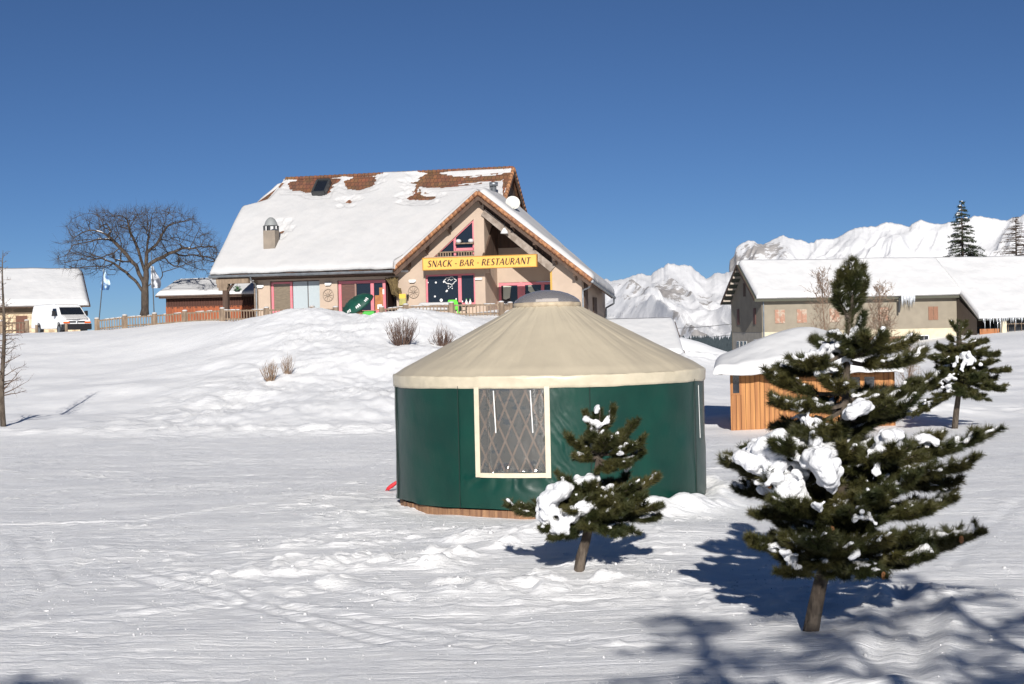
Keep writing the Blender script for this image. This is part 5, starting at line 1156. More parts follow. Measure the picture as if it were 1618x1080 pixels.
b = tree_mesh(MB(), N-base, par, r_, rs, 6, .8, .0055, kids); b.build('branches', BARKD, lt, smooth=True)
# snow caught on the main limbs
b = MB()
for i in range(len(N)):
    if r_[i] > .05 and par[i] >= 0 and abs((N[i]-N[par[i]])[2]) < .13 and rs.rand() < .35: b.tube([N[par[i]]-base+(0, -.02, r_[i]*.8), N[i]-base+(0, -.02, r_[i]*.8)], r_[i]*.62, 5)
b.build('snow', TSNOW, lt, smooth=True)

def sapling(px, pyb, pyt, Y, label, lean=(0, 0), m=None, nb=60, L0=1.0, name='bare_sapling', r0=.07, angle=.35, cat='tree', sub=6, group=None, bushy=0, z_from=.12, seed=1, tr=.006):
    rs = np.random.RandomState(seed); p = at(px, pyb, Y); p[2] = min(p[2], G(p[0], p[1])); H = at(px, pyt, Y)[2]-p[2]; top = np.array([lean[0], lean[1], H])
    o = thing(name, label, cat, tuple(p), group=group); b = MB(); n = 14; T_ = [np.array([top[0]*t**1.2+.04*math.sin(t*9+seed), top[1]*t, H*t]) for t in np.linspace(0, 1, n)]
    b.tube(T_, [r0*(1-t)**.8+.006 for t in np.linspace(0, 1, n)], 7); b.build('trunk', m or BARK, o, smooth=True)
    b = MB()
    for k in range(nb):
        t = z_from+(1-z_from)*rs.rand()**.9*.98; c = np.array([np.interp(t, np.linspace(0, 1, n), [q[j] for q in T_]) for j in range(3)])
        a = rs.uniform(0, 2*math.pi); L_ = L0*(1-t*.8)*rs.uniform(.5, 1.1); d = np.array([math.cos(a), math.sin(a), angle+rs.uniform(-.15, .35)]); pts = [c]; dd = d/np.linalg.norm(d)
        for q in range(5):
            dd = dd+np.array([0, 0, .06*np.sign(angle)])+rs.normal(0, .12, 3); dd /= np.linalg.norm(dd); pts.append(pts[-1]+dd*L_/5)
        rb = max(.006, r0*.28*(1-t)); b.tube(pts, [rb*(1-q/6) for q in range(6)], 4)
        for q in range(sub):
            s_ = rs.uniform(.25, 1)*4.99; i = int(s_); c2 = pts[i]+(pts[i+1]-pts[i])*(s_-i); g = dd+rs.normal(0, .7, 3)+np.array([0, 0, .25]); g /= np.linalg.norm(g); l2 = L_*.35*rs.uniform(.4, 1)
            e1 = c2+g*l2; b.tube([c2, e1], [tr, tr*.5], 3, cap=False)
            for w_ in range(bushy): g2 = g+rs.normal(0, .6, 3); g2 /= np.linalg.norm(g2); c3 = c2+g*l2*rs.rand(); b.tube([c3, c3+g2*l2*.6], [tr*.8, tr*.4], 3, cap=False)
    b.build('branches', m if m and m is not BARK else TWIG, o)
    return o
sapling(4, 633, 395, 51, 'slender leafless larch sapling at far left of the snowy slope', (.16, 0), BARK, 80, 1.35, r0=.095, sub=8, seed=3, tr=.006, angle=.15)
BIR = mat('birch_twig', (.17, .115, .08), .9, (.26, .18, .125), 4)
sapling(1304, 566, 428, 100, 'thin pale bare tree before the barn, left of the pair', (-.1, 0), BIR, 90, 3.2, r0=.06, sub=7, angle=1.1, seed=5, name='bare_tree', group='thin bare trees before the barn', tr=.013, bushy=1)
sapling(1392, 600, 450, 88, 'reddish bushy bare tree before the barn doors, right of the pair', (.0, 0), BIR, 110, 2.9, r0=.06, sub=8, angle=.9, seed=6, name='bare_tree', group='thin bare trees before the barn', tr=.013, bushy=1, z_from=.05)
sapling(1436, 640, 545, 58, 'low leafless bush half hidden behind the big snowy pine', (.1, 0), BIR, 60, 1.3, r0=.03, sub=7, angle=.8, seed=8, name='bush', cat='bush', tr=.006, bushy=1, z_from=.02)
def shrub(px, pyb, pyt, wpx, Y, label, n, m, seed, tr=.008, name='shrub'):
    rs = np.random.RandomState(seed); p = at(px, pyb, Y); p[2] = G(p[0], p[1])-.05; H = (pyb-pyt)*Y/F; W = wpx*Y/F/2; o = thing(name, label, 'shrub', tuple(p)); b = MB()
    for k in range(n):
        a = rs.uniform(0, 6.283); s_ = rs.rand()**.6; tipx = W*s_*math.cos(a); tipy = W*s_*math.sin(a); h = H*(1-.35*s_)*rs.uniform(.6, 1.05); bx = np.array([tipx*.35, tipy*.35, 0]); pts = [bx]
        for q in range(1, 5): t = q/4; pts.append(np.array([bx[0]+(tipx-bx[0])*t**.8, bx[1]+(tipy-bx[1])*t**.8, h*t])+rs.normal(0, .02, 3)*H)
        b.tube(pts, [tr*1.6, tr*1.3, tr, tr*.7, tr*.35], 4, cap=False)
        for q in range(4):
            i = rs.randint(1, 4); c = pts[i]+(pts[i+1]-pts[i])*rs.rand(); g = np.array([rs.normal(0, .4), rs.normal(0, .4), 1]); g /= np.linalg.norm(g); b.tube([c, c+g*H*rs.uniform(.12, .3)], [tr*.7, tr*.3], 3, cap=False)
    b.build('stems', m, o); return o
shrub(635, 543, 492, 56, 66, 'larger round leafless reddish shrub in snow below the terrace', 80, REDTWIG, 11, .010)
shrub(697, 533, 497, 46, 67, 'smaller leafless reddish shrub in snow below the terrace, nearer the yurt', 50, REDTWIG, 12, .010)
shrub(428, 595, 560, 38, 60, 'sparse grey twigs poking from the middle of the snow slope', 34, LTWIG, 13, .009)
shrub(454, 575, 537, 24, 61, 'small pale twiggy sprig just above the sparse grey twigs on slope', 22, LTWIG, 14, .008)
shrub(752, 528, 500, 30, 68, 'very thin pale stems in snow beside the yurt roof', 12, LTWIG, 15, .006)

# ------------------------------------------------------------------ conifers
NEED = mat('pine_needles', (.026, .034, .010), .55, (.082, .072, .022), 2.2, lo=.35, hi=.7, spec=.35)
NEED2 = mat('spruce_needles', (.02, .035, .02), .7, (.045, .055, .025), 1.5, spec=.3)
CONE = mat('pine_cone', (.3, .13, .05), .8)
def remesh_blobs(name, blobs, m, parent, vox=.022, noise=.012):
    b = MB()
    for c, r, k in blobs: b.ball(c, r, k, 10, 7)
    o = b.build(name, m, parent, smooth=True)
    md = o.modifiers.new('merge', 'REMESH'); md.mode = 'VOXEL'; md.voxel_size = vox; md.use_smooth_shade = True
    sm2 = o.modifiers.new('soften', 'SMOOTH'); sm2.factor = .5; sm2.iterations = 10
    tx = bpy.data.textures.new('lump', 'CLOUDS'); tx.noise_scale = .06; tx.noise_depth = 4
    dm = o.modifiers.new('lump', 'DISPLACE'); dm.texture = tx; dm.strength = noise*3; dm.texture_coords = 'LOCAL'
    return o
def rotv(v, ax, a):
    ax = ax/np.linalg.norm(ax); return v*math.cos(a)+np.cross(ax, v)*math.sin(a)+ax*(ax@v)*(1-math.cos(a))
def bez(p0, p1, p2, n):
    t = np.linspace(0, 1, n)[:, None]; return (1-t)**2*p0+2*t*(1-t)*p1+t*t*p2
def needles(shoots, rs, dens, ln, wd, fwd=1.0):
    """shoots: list of (points array, ) ; returns triangles"""
    V = []
    for P, fat in shoots:
        seg = np.diff(P, axis=0); L_ = np.linalg.norm(seg, axis=1); tot = L_.sum(); n = int(tot*dens)
        if n < 4: n = 4
        s = rs.uniform(0, tot, n); cum = np.concatenate([[0], np.cumsum(L_)]); i = np.clip(np.searchsorted(cum, s)-1, 0, len(L_)-1); f = (s-cum[i])/L_[i]
        c = P[i]+seg[i]*f[:, None]; d = seg[i]/L_[i][:, None]
        rv_ = rs.normal(0, 1, (n, 3)); rv_ -= (rv_*d).sum(1)[:, None]*d; rv_ /= np.linalg.norm(rv_, axis=1)[:, None]
        fw = fwd*rs.uniform(.5, 1.5, n)[:, None]; g = rv_+d*fw; g[:, 2] += .12; g /= np.linalg.norm(g, axis=1)[:, None]
        l_ = ln*fat*rs.uniform(.65, 1.1, n)[:, None]; side = np.cross(g, rs.normal(0, 1, (n, 3))); side /= np.linalg.norm(side, axis=1)[:, None]
        V.append(np.stack([c-side*wd/2, c+side*wd/2, c+g*l_], 1))
    V = np.concatenate(V); return V.reshape(-1, 3), np.arange(len(V)*3).reshape(-1, 3)
def pine(name, label, trunk, boughs, snow, Y, seed, dens=900, ln=.07, wd=.0045, fill=10, sh_len=.30, nshoot=9, group=None, rtrunk=(.085, .03), scale=1., snowp=.5, cat='pine', vox=.02, leader=True, fillenv=None, cones=0, droop=0.05):
    rs = np.random.RandomState(seed); T_ = np.array([at(a, c, Y+dy) for a, c, dy in trunk]); base = T_[0].copy(); base[2] = min(base[2], G(base[0], base[1])); T_[0][2] = base[2]-.1
    o = thing(name, label, cat, tuple(base), group=group); T_ = T_-base; k = len(T_)
    rad = np.linspace(rtrunk[0], rtrunk[1], k); b = MB(); b.tube(T_, rad, 10); b.build('trunk', BARK, o, smooth=True)
    cum = np.concatenate([[0], np.cumsum(np.linalg.norm(np.diff(T_, axis=0), axis=1))]); 
    def on_trunk(z): return np.array([np.interp(z, T_[:, 2], T_[:, j]) for j in range(3)])
    shoots = []; wood = MB(); auto = []
    def add_bough(p0, p2, up, thick=1., n_s=None, spr=1.):
        L_ = np.linalg.norm(p2-p0); mid = (p0+p2)/2+np.array([0, 0, -L_*(droop+.10*up)]); P = bez(p0, mid, p2, 12); wood.tube(P, [(.022*(1-t)+.006)*scale*thick for t in np.linspace(0, 1, 12)], 5)
        shoots.append((P[4:], 1.0)); n = n_s or max(4, int(nshoot*1.9*L_/scale/.9))
        for q in range(n):
            t = 1-.82*rs.rand()**1.1; i = min(10, int(t*11)); c = P[i]+(P[i+1]-P[i])*(t*11-i if i < 10 else rs.rand()); d = P[i+1]-P[i]; d /= np.linalg.norm(d)
            a = rs.choice([-1, 1])*rs.uniform(.35, 1.0); g = rotv(d, np.array([0, 0, 1.]), a)+np.array([0, 0, rs.uniform(-.1, .42)]); g /= np.linalg.norm(g)
            l_ = sh_len*scale*rs.uniform(.45, 1.0)*(1.15-.5*t)*spr*min(1, .15+L_/(.45*scale)); e = c+g*l_+np.array([0, 0, .12*l_]); Q = bez(c, (c+e)/2-np.array([0, 0, .08*l_]), e, 5)
            shoots.append((Q, 1.)); wood.tube(Q, [.007*scale]*4+[.004*scale], 4)
            for w_ in range(2):
                if rs.rand() < .6:
                    g2 = rotv(g, np.array([0, 0, 1.]), rs.choice([-1, 1])*rs.uniform(.4, .9))+np.array([0, 0, rs.uniform(0, .4)]); g2 /= np.linalg.norm(g2); c2 = Q[rs.randint(1, 4)]; e2 = c2+g2*l_*.55; shoots.append((np.array([c2, (c2+e2)/2, e2]), .95))
            if rs.rand() < snowp: auto.append(Q)
        if rs.rand() < snowp*1.3: auto.append(P[5:11])
    for a0, (ex, ey), dy, up in boughs:       # start height pixel on trunk, end pixel, depth offset, upturn
        z0 = at(trunk[0][0], a0, Y)[2]-base[2]; p0 = on_trunk(z0); p2 = at(ex, ey, Y+dy)-base; add_bough(p0, p2, up)
    H = T_[-1, 2]
    for q in range(fill):
        f = (q+rs.rand())/fill; zz_, ww = fillenv(f); a = rs.uniform(0, 2*math.pi); p0 = on_trunk(zz_*H); L_ = ww*rs.uniform(.5, 1.0); p2 = p0+np.array([math.cos(a)*L_*.75, math.sin(a)*L_, rs.uniform(.0, .22)*L_]); add_bough(p0, p2, 1, .8)
    if leader:
        shoots.append((np.array([T_[-2]+(T_[-1]-T_[-2])*t for t in np.linspace(0, 1, 6)]), 1.15)); shoots.append((T_[-3:], 1.1)); shoots.append((T_[-3:], 1.)); shoots.append((T_[-4:], .9))
    V, Fc = needles(shoots, rs, dens, ln, wd); nd = npmesh('needles', V, Fc, NEED, o, smooth=False)
    wood.build('branches', BARK, o)
    blobs = []
    for Q in auto:
        for i in range(len(Q)-1):
            for t in (0, .5): 
                if rs.rand() < .7: c = Q[i]+(Q[i+1]-Q[i])*t+np.array([0, 0, .032*scale+rs.uniform(0, .015)]); blobs.append((c, rs.uniform(.018, .038)*scale, .7))
    for px, py, r_, dy in snow:
        c = at(px, py, Y+dy)-base; blobs.append((c, r_*Y/F, .85))
    if blobs: remesh_blobs('snow', blobs, TSNOW, o, vox, .010*scale)
    if cones:
        for q in range(cones): 
            P, _ = shoots[rs.randint(len(shoots))]; c = P[-1]
            if c[2] < H*.5: MB().ball(c+np.array([0, -.03, 0]), .028, 1.5, 7, 5).build('cone', CONE, o)
    return o
# big pine in the right foreground
trunk = [(1277, 1004, 0), (1288, 960, 0), (1296, 922, 0), (1308, 880, 0), (1316, 843, 0), (1327, 773, 0), (1332, 691, 0), (1337, 604, 0), (1341, 534, 0), (1343, 482, 0), (1343, 428, 0)]
B1 = [(556, (1266, 578), -.15, 1), (552, (1424, 548), .1, 1), (575, (1240, 588), .25, 1), (572, (1452, 568), -.15, 1), (560, (1300, 545), .5, 1), (566, (1385, 540), -.5, 1),
 (622, (1222, 602), .1, 1), (640, (1232, 640), -.3, 1), (648, (1236, 678), .3, 1), (640, (1470, 606), .05, 1), (655, (1444, 636), -.3, 1), (660, (1410, 660), .5, .6), (665, (1280, 690), -.5, .6), (630, (1400, 625), .6, .6), (650, (1290, 640), .7, .5),
 (745, (1158, 736), -.1, .6), (735, (1185, 715), .5, .6), (728, (1558, 690), .15, 1), (740, (1528, 738), -.25, 1), (750, (1470, 700), .7, 1), (735, (1240, 712), -.8, .4), (745, (1420, 720), -.8, .6), (750, (1500, 765), .3, .8),
 (790, (1176, 778), .35, .4), (800, (1196, 815), -.3, .4), (800, (1496, 792), .25, 1), (805, (1470, 810), -.5, 1), (790, (1440, 760), -.7, .7), (810, (1240, 800), -.8, .5), (800, (1260, 770), .8, .5), (800, (1400, 790), -.9, .6), (815, (1350, 815), -.8, .6),
 (870, (1191, 862), -.2, .2), (880, (1250, 908), -.4, .1), (860, (1530, 848), .0, 1), (865, (1500, 862), .35, 1), (860, (1440, 850), -.6, .6), (868, (1374, 905), -.6, .3), (872, (1420, 895), .1, .5), (868, (1460, 880), -.35, .6), (866, (1290, 860), -.9, .4), (866, (1330, 870), -.8, .4), (850, (1230, 850), .6, .4), (862, (1390, 860), -.9, .5), (870, (1320, 905), -.3, .2), (868, (1300, 895), -.5, .3),
 (492, (1321, 458), -.05, .3), (492, (1364, 456), .03, .3), (488, (1330, 447), -.08, .3), (486, (1356, 444), .08, .3), (490, (1350, 450), -.12, .3), (490, (1334, 452), .12, .3), (505, (1326, 478), -.1, .3), (508, (1358, 474), .1, .3), (480, (1347, 434), -.04, .2), (480, (1339, 438), .06, .2), (765, (1180, 750), -.3, .5), (775, (1215, 765), -.5, .5), (545, (1361, 512), -.08, 2), (558, (1352, 540), -.25, 1.5), (560, (1340, 548), .3, 1)]
rs0 = np.random.RandomState(9)
def cloud(pts, n, jit, r0, r1, d0, d1):
    out = []
    for q in range(int(n*3.2)):
        i = rs0.randint(len(pts)-1); t = rs0.rand(); a, c = pts[i], pts[i+1]; out.append((a[0]+(c[0]-a[0])*t+rs0.normal(0, jit), a[1]+(c[1]-a[1])*t+rs0.normal(0, jit*.75), rs0.uniform(r0*.45, r1*.9), rs0.uniform(d0, d1)))
    return out
S1 = (cloud([(1185, 722), (1215, 706), (1250, 702), (1290, 708), (1310, 715)], 90, 9, 9, 16, -.55, .3)+cloud([(1205, 725), (1225, 755), (1245, 780)], 46, 12, 8, 14, -.65, 0)+cloud([(1268, 725), (1262, 760), (1250, 800)], 30, 7, 7, 11, -.7, -.2)
 +cloud([(1290, 720), (1305, 735), (1310, 765)], 26, 7, 10, 17, -.95, -.55)+cloud([(1322, 745), (1318, 775)], 8, 3, 6, 9, -.7, -.5)+cloud([(1350, 650), (1372, 640), (1345, 645), (1340, 655)], 16, 4, 7, 11, -.6, -.35)
 +cloud([(1385, 718), (1400, 690), (1420, 685)], 20, 5, 8, 13, -.6, -.2)+cloud([(1398, 700), (1385, 740), (1380, 755)], 10, 3, 5, 8, -.65, -.4)+cloud([(1450, 692), (1480, 695)], 12, 4, 6, 9, -.1, .2)
 +cloud([(1275, 562), (1300, 555), (1325, 545)], 14, 3, 7, 10, -.2, .1)+cloud([(1290, 590), (1320, 584)], 8, 3, 5, 7, -.2, .1)+cloud([(1240, 645), (1265, 640), (1280, 660)], 12, 6, 5, 8, -.3, .1)
 +cloud([(1260, 655), (1290, 670), (1310, 690)], 12, 6, 5, 8, -.4, .1)+cloud([(1235, 870), (1250, 885), (1262, 905)], 14, 6, 5, 8, -.5, -.2)+cloud([(1205, 858), (1220, 866)], 8, 4, 4, 6, -.3, -.1)+cloud([(1347, 878), (1354, 870)], 6, 4, 5, 8, -.8, -.6)
 +cloud([(1290, 802), (1300, 798)], 6, 3, 5, 8, -.9, -.7)+cloud([(1355, 815), (1385, 822)], 8, 6, 4, 7, -.9, -.7)+cloud([(1235, 840), (1245, 850)], 6, 4, 5, 7, -.4, -.1)+cloud([(1345, 525), (1340, 550), (1338, 570)], 10, 4, 5, 7, -.1, .1)+cloud([(1420, 740), (1470, 745)], 10, 5, 4, 6, -.3, 0))
pine('pine', 'tallest nearest pine, leaning, heavy with snow on its left boughs', trunk, B1, S1, 15.75, 21, dens=1350, ln=.095, wd=.006, fill=60, nshoot=15, rtrunk=(.088, .016), snowp=.48, cones=14, vox=.017,
     fillenv=lambda f: (.20+.40*f, .78-.25*f) if f < .9 else (.60+.25*(f-.9)/.1, .36))
trunk2 = [(912, 905, 0), (918, 880, 0), (925, 856, 0), (933, 820, 0), (939, 787, 0), (942, 759, 0), (945, 731, 0), (946, 700, 0), (947, 675, 0), (948, 648, 0)]
B2 = [(690, (928, 662), -.05, 2), (690, (968, 655), .05, 2), (685, (940, 655), .1, 2), (715, (902, 700), -.1, 1), (722, (914, 722), -.2, 1), (712, (1000, 676), .1, 1), (718, (1018, 700), -.1, 1), (728, (1010, 722), .15, 1), (725, (985, 735), -.3, .5), (715, (960, 700), -.3, 1), (722, (935, 725), .3, .5), (718, (985, 690), .3, 1), (730, (965, 742), -.2, .5), (725, (930, 705), .35, .8),
 (790, (893, 765), -.2, .8), (800, (862, 800), .0, .4), (806, (808, 802), .1, .6), (806, (832, 812), -.05, .4), (815, (858, 838), -.2, .3), (822, (875, 852), -.3, .3), (795, (1037, 758), .1, 1), (800, (1042, 802), -.1, 1), (808, (1035, 820), .15, .8), (815, (998, 840), -.1, .4), (818, (970, 842), -.3, .3), (785, (1000, 770), -.3, .8), (790, (985, 760), .3, .8), (800, (1010, 790), -.35, .8), (798, (930, 770), -.35, .6), (805, (990, 805), -.5, .5), (810, (905, 810), -.45, .4), (815, (930, 835), -.45, .2), (820, (905, 845), -.1, .2), (800, (960, 790), -.5, .6), (812, (965, 815), -.5, .5), (790, (965, 770), .45, .6), (800, (1005, 815), .35, .5)]
S2 = (cloud([(862, 800), (868, 790), (885, 778), (893, 772)], 40, 6, 8, 13, -.35, .1)+cloud([(862, 812), (866, 822)], 12, 4, 8, 12, -.3, 0)+cloud([(900, 764), (930, 757), (938, 752)], 18, 3, 6, 9, -.2, .15)+cloud([(885, 815), (905, 815), (925, 800), (938, 800)], 32, 7, 7, 11, -.4, -.05)
 +cloud([(880, 830), (895, 835)], 12, 5, 6, 9, -.4, -.2)+cloud([(926, 660), (930, 664)], 5, 2, 4, 6, -.1, 0)+cloud([(943, 643), (942, 652)], 6, 1, 4, 5.5, -.05, .05)+cloud([(955, 670), (963, 658)], 6, 1.5, 3.5, 5, -.05, .05)+cloud([(940, 664), (946, 674)], 6, 2, 4, 6, -.1, 0)
 +cloud([(942, 690), (948, 698)], 6, 2.5, 5, 7, -.15, -.05)+cloud([(910, 717), (918, 722)], 5, 3, 3, 5, -.2, 0)+cloud([(975, 716), (982, 714)], 4, 2, 3, 5, -.3, -.1)+cloud([(1005, 782), (1015, 790)], 6, 3, 4, 7, -.2, .1)+cloud([(955, 775), (965, 765)], 6, 3, 4, 6, -.2, .2)+cloud([(990, 740), (996, 735)], 4, 2, 3, 5, 0, .1))
pine('pine', 'small pine right before the green yurt with a white snow mound on its left side', trunk2, B2, S2, 19.75, 22, dens=1250, ln=.09, wd=.0065, fill=44, nshoot=14, sh_len=.26, rtrunk=(.075, .02), snowp=.22, vox=.018, fillenv=lambda f: (.36+.14*f, .42) if f < .6 else (.75+.1*f, .2))
trunk3 = [(1508, 673, 0), (1511, 650, 0), (1514, 628, 0), (1515, 600, 0), (1515, 570, 0), (1515, 540, 0), (1515, 508, 0)]
B3 = [(545, (1476, 566), .1, 1), (560, (1480, 592), -.3, 1), (540, (1550, 542), .1, 1), (548, (1574, 560), -.1, 1), (570, (1582, 586), .1, 1), (595, (1582, 616), -.1, .6), (605, (1550, 628), .2, .5), (590, (1476, 612), .1, .5), (612, (1442, 656), -.1, .3), (608, (1462, 640), .3, .4), (570, (1560, 575), -.5, .8), (580, (1540, 600), -.8, .6), (590, (1510, 620), -.8, .4), (565, (1500, 570), -.6, .8), (600, (1490, 630), -.6, .4), (545, (1490, 552), .4, 1), (550, (1535, 550), -.5, 1), (590, (1565, 600), .6, .6), (580, (1480, 600), .8, .5), (595, (1530, 625), -.6, .4), (540, (1500, 536), 0, 1.5), (538, (1530, 530), 0, 1.5), (528, (1506, 515), 0, 2), (528, (1524, 516), .1, 2)]
S3 = cloud([(1525, 560), (1535, 575)], 12, 6, 3, 5.5, -.9, -.5)+cloud([(1500, 595), (1495, 610)], 10, 6, 3, 5, -.9, -.4)+cloud([(1465, 640), (1480, 632)], 8, 5, 3, 4, -.3, 0)+cloud([(1510, 565), (1520, 600)], 8, 8, 2.5, 4.5, -.9, -.6)
pine('pine', 'medium pine standing alone on the snow at right, midway to the barn', trunk3, B3, S3, 45.6, 23, dens=480, ln=.14, wd=.018, fill=36, nshoot=10, sh_len=.36, scale=1.3, rtrunk=(.10, .04), snowp=.22, vox=.035, fillenv=lambda f: (.42+.32*f, .9-.4*f))
# trees behind the camera that shade the snow in the foreground
def rough_conifer(loc, H, W, seed, label, name='conifer', m=NEED, nlay=16, per=9, dens=60, ln=.28, wd=.06, z0=.12, snowy=0, up=-.15, gap=.0, needlep=1., pw=.85):
    rs = np.random.RandomState(seed); o = thing(name, label, 'tree', tuple(loc)); b = MB(); b.tube([(0, 0, -.3), (0, 0, H*.5), (0, 0, H)], [.045*H**.7, .025*H**.7, .01], 8); b.build('trunk', BARKD, o)
    sh = []; w_ = MB(); sn = MB()
    for k in range(nlay):
        f = (k+.5)/nlay; z = H*(z0+(1-z0)*f); L0 = W*(1-f)**pw+.12
        for q in range(per):
            if rs.rand() < gap: continue
            a = rs.uniform(0, 6.283); L_ = L0*rs.uniform(.6, 1.1); zz_ = z+rs.uniform(-.5, .5)*H/nlay; p0 = np.array([0, 0, zz_]); p2 = np.array([math.cos(a)*L_, math.sin(a)*L_, zz_+up*L_]); P = bez(p0, (p0+p2)/2+np.array([0, 0, .1*L_]), p2+np.array([0, 0, .08*L_]), 7)
            w_.tube(P, [.03*(1-t)+.008 for t in np.linspace(0, 1, 7)], 4)
            if rs.rand() < needlep: sh.append((P[1:], 1.))
            for j in range(3):
                i = rs.randint(2, 6); d = P[i]-P[i-1]; d /= np.linalg.norm(d); g = rotv(d, np.array([0, 0, 1.]), rs.choice([-1, 1])*rs.uniform(.4, .9)); e = P[i]+g*L_*.35-np.array([0, 0, .05*L_]); 
                if rs.rand() < needlep: sh.append((np.array([P[i], (P[i]+e)/2, e]), .9))
                else: w_.tube([P[i], e], [.012, .006], 3)
            if rs.rand() < snowy: sn.tube(P[2:6]+np.array([0, 0, .09]), .07, 5)
    w_.build('branches', BARKD, o); V, Fc = needles(sh, rs, dens, ln, wd, .6); npmesh('needles', V, Fc, m, o, smooth=False)
    if sn.v: sn.build('snow', TSNOW, o, smooth=True)
    return o
sp = at(1521, 410, 150); rough_conifer((sp[0], 150, sp[2]-2.5), 150/F*92+2.5, 2.6, 31, 'tall dark spruce standing behind the barn roof', 'spruce', NEED2, 17, 8, 34, .24, .06, .12, .25, -.18, .0)
sp = at(1606, 410, 146); rough_conifer((sp[0], 146, sp[2]-2.5), 146/F*66+2.5, 3.4, 32, 'sparse brownish larch behind the barn roof at right edge', 'larch', mat('larch_twigs', (.09, .06, .045), .9, (.14, .1, .07), 2), 13, 9, 10, .3, .03, .25, .0, -.1, .0, .8)
for (x_, y_, h_, w_, sd) in [(4.9, -2.0, 9.7, 2.6, 41), (1.9, -3.0, 9.3, 1.8, 42), (7.6, 1.0, 8.6, 2.6, 43), (-4.6, -3.0, 7.9, 2.0, 44), (3.3, -6.0, 10.9, 2.2, 45)]:
    rough_conifer((x_, y_, 0), h_, w_, sd, ['conifer', 'broad conifer on the right beside the photographer', 'slim conifer just right of the photographer', 'low conifer far right of the photographer', 'conifer left of the photographer', 'tallest conifer behind the photographer'][sd-40], 'conifer', NEED, 16, 8, 110, .14, .02, .1, gap=.1, pw=.45)

# ------------------------------------------------------------------ terrace furniture and clutter
# tilted green parasol
pp = at(564, 480, 85.5); o = thing('parasol', 'dark green parasol with white marks tipped over behind the fence', 'parasol', tuple(pp), 0)
o.rotation_euler = (R(22), R(-30), R(-6))
b = MB(); ns = 8; prof = [(.02, .42), (.4, .36), (.8, .2), (1.02, .0), (1.03, -.13)]
vs = []; fs = []
for r_, z in prof:
    for j in range(32): t = 2*math.pi*j/32; k_ = 1-.06*abs(math.sin(t*ns/2)); vs.append((r_*k_*math.cos(t), r_*k_*math.sin(t), z-.03*abs(math.sin(t*ns/2))*r_))
for i in range(4):
    for j in range(32): fs.append((i*32+j, (i+1)*32+j, (i+1)*32+(j+1) % 32, i*32+(j+1) % 32))
b.add(vs, fs); cp = b.build('canopy', mat('green_canvas', (.006, .075, .05), .6, (.004, .05, .035), 3), o, smooth=True); sd_ = cp.modifiers.new('thick', 'SOLIDIFY'); sd_.thickness = .012
b = MB()
for t in (-2.1, -1.45, -.8):
    for k in range(3): a = t-.12+.11*k; a2 = a+.07; b.add([(.985*math.cos(a), .985*math.sin(a), .06), (.985*math.cos(a2), .985*math.sin(a2), .06), (.90*math.cos(a2), .90*math.sin(a2), .16+.02*k), (.90*math.cos(a), .90*math.sin(a), .16+.02*k)], [(0, 1, 2, 3)])
mk = b.build('mark', WHITE, o); mk.scale = (1.02, 1.02, 1)
b = MB(); b.tube([(0, 0, .45), (0, 0, -1.3)], .03, 6)
for k in range(8): a = k*math.pi/4; b.bar((0, 0, -.2), (.9*math.cos(a), .9*math.sin(a), .05), .02, .02)
b.build('pole', GREYWOOD, o)
def chair(loc, rz, m, label, s=1.): 
    o = thing('chair', label, 'chair', loc, rz); b = MB(); b.box((-.24, -.24, .40), (.24, .24, .44)); b.build('seat', m, o, bevel=.015)
    b = MB(); b.prism([(-.25, .42), (.25, .42), (.27, .75), (.2, .9), (-.2, .9), (-.27, .75)], .22, .26); b.build('backrest', m, o, bevel=.01)
    for x_ in (-1, 1):
        b = MB(); b.bar((x_*.27, -.22, .64), (x_*.27, .24, .66), .06, .03); b.bar((x_*.27, -.2, .42), (x_*.27, -.22, .64), .04, .03); b.build('armrest', m, o)
        for y_ in (-1, 1): b = MB(); b.bar((x_*.23, y_*.22, .4), (x_*.27, y_*.26, 0), .045, .045); b.build('leg', m, o)
    o.scale = (s, s, s); return o
LIME = mat('lime_plastic', (.12, .62, .04), .35); DKG = mat('dark_resin', (.02, .03, .03), .5); WPL = mat('white_plastic', (.75, .75, .72), .5)
def tz(p): return G(p[0], p[1])
p = at(717, 490, 86); chair((p[0], p[1], 4.0), R(170), LIME, 'bright lime green plastic chair before the porch', 1.15)
p = at(728, 490, 86.3); chair((p[0], p[1], 4.0), R(150), DKG, 'dark chair just right of the lime green chair')
for k, (px, l_) in enumerate([(551, 'dark resin chair under the left side of the tipped parasol'), (562, 'dark resin chair under the right side of the tipped parasol')]):
    p = at(px, 496, 86.2); chair((p[0], p[1], p[2]-.25), R(200+20*k), DKG, l_)
p = at(576, 500, 85.2); o = thing('crate', 'bright green open box standing in snow by the pink window', 'box', (p[0]+.25, p[1], p[2]-.1), R(-12)); b = MB(); b.box((-.32, -.2, 0), (.35, -.17, .4)); b.box((-.32, .17, 0), (.35, .2, .4)); b.box((-.32, -.17, 0), (-.29, .17, .4)); b.box((.32, -.17, 0), (.35, .17, .4)); b.box((-.29, -.17, .02), (.32, .17, .05)); b.build('side', mat('green_box', (.07, .4, .06), .5), o)
b = MB(); b.box((-.35, -.23, .4), (.38, .23, .43)); b.build('lid', mat('green_lid', (.03, .2, .04), .5), o)
p = at(565, 500, 85); o = thing('sack', 'brown paper sack slumped beside the tipped parasol', 'sack', (p[0]+.05, p[1], p[2]-.1)); b = MB(); b.lathe((0, 0, 0), [(.02, 0), (.2, .02), (.22, .2), (.17, .45), (.1, .6), (.12, .68)], 12); b.build('cloth', mat('sack_brown', (.33, .2, .12), .9, (.24, .14, .08), 8), o, smooth=True)
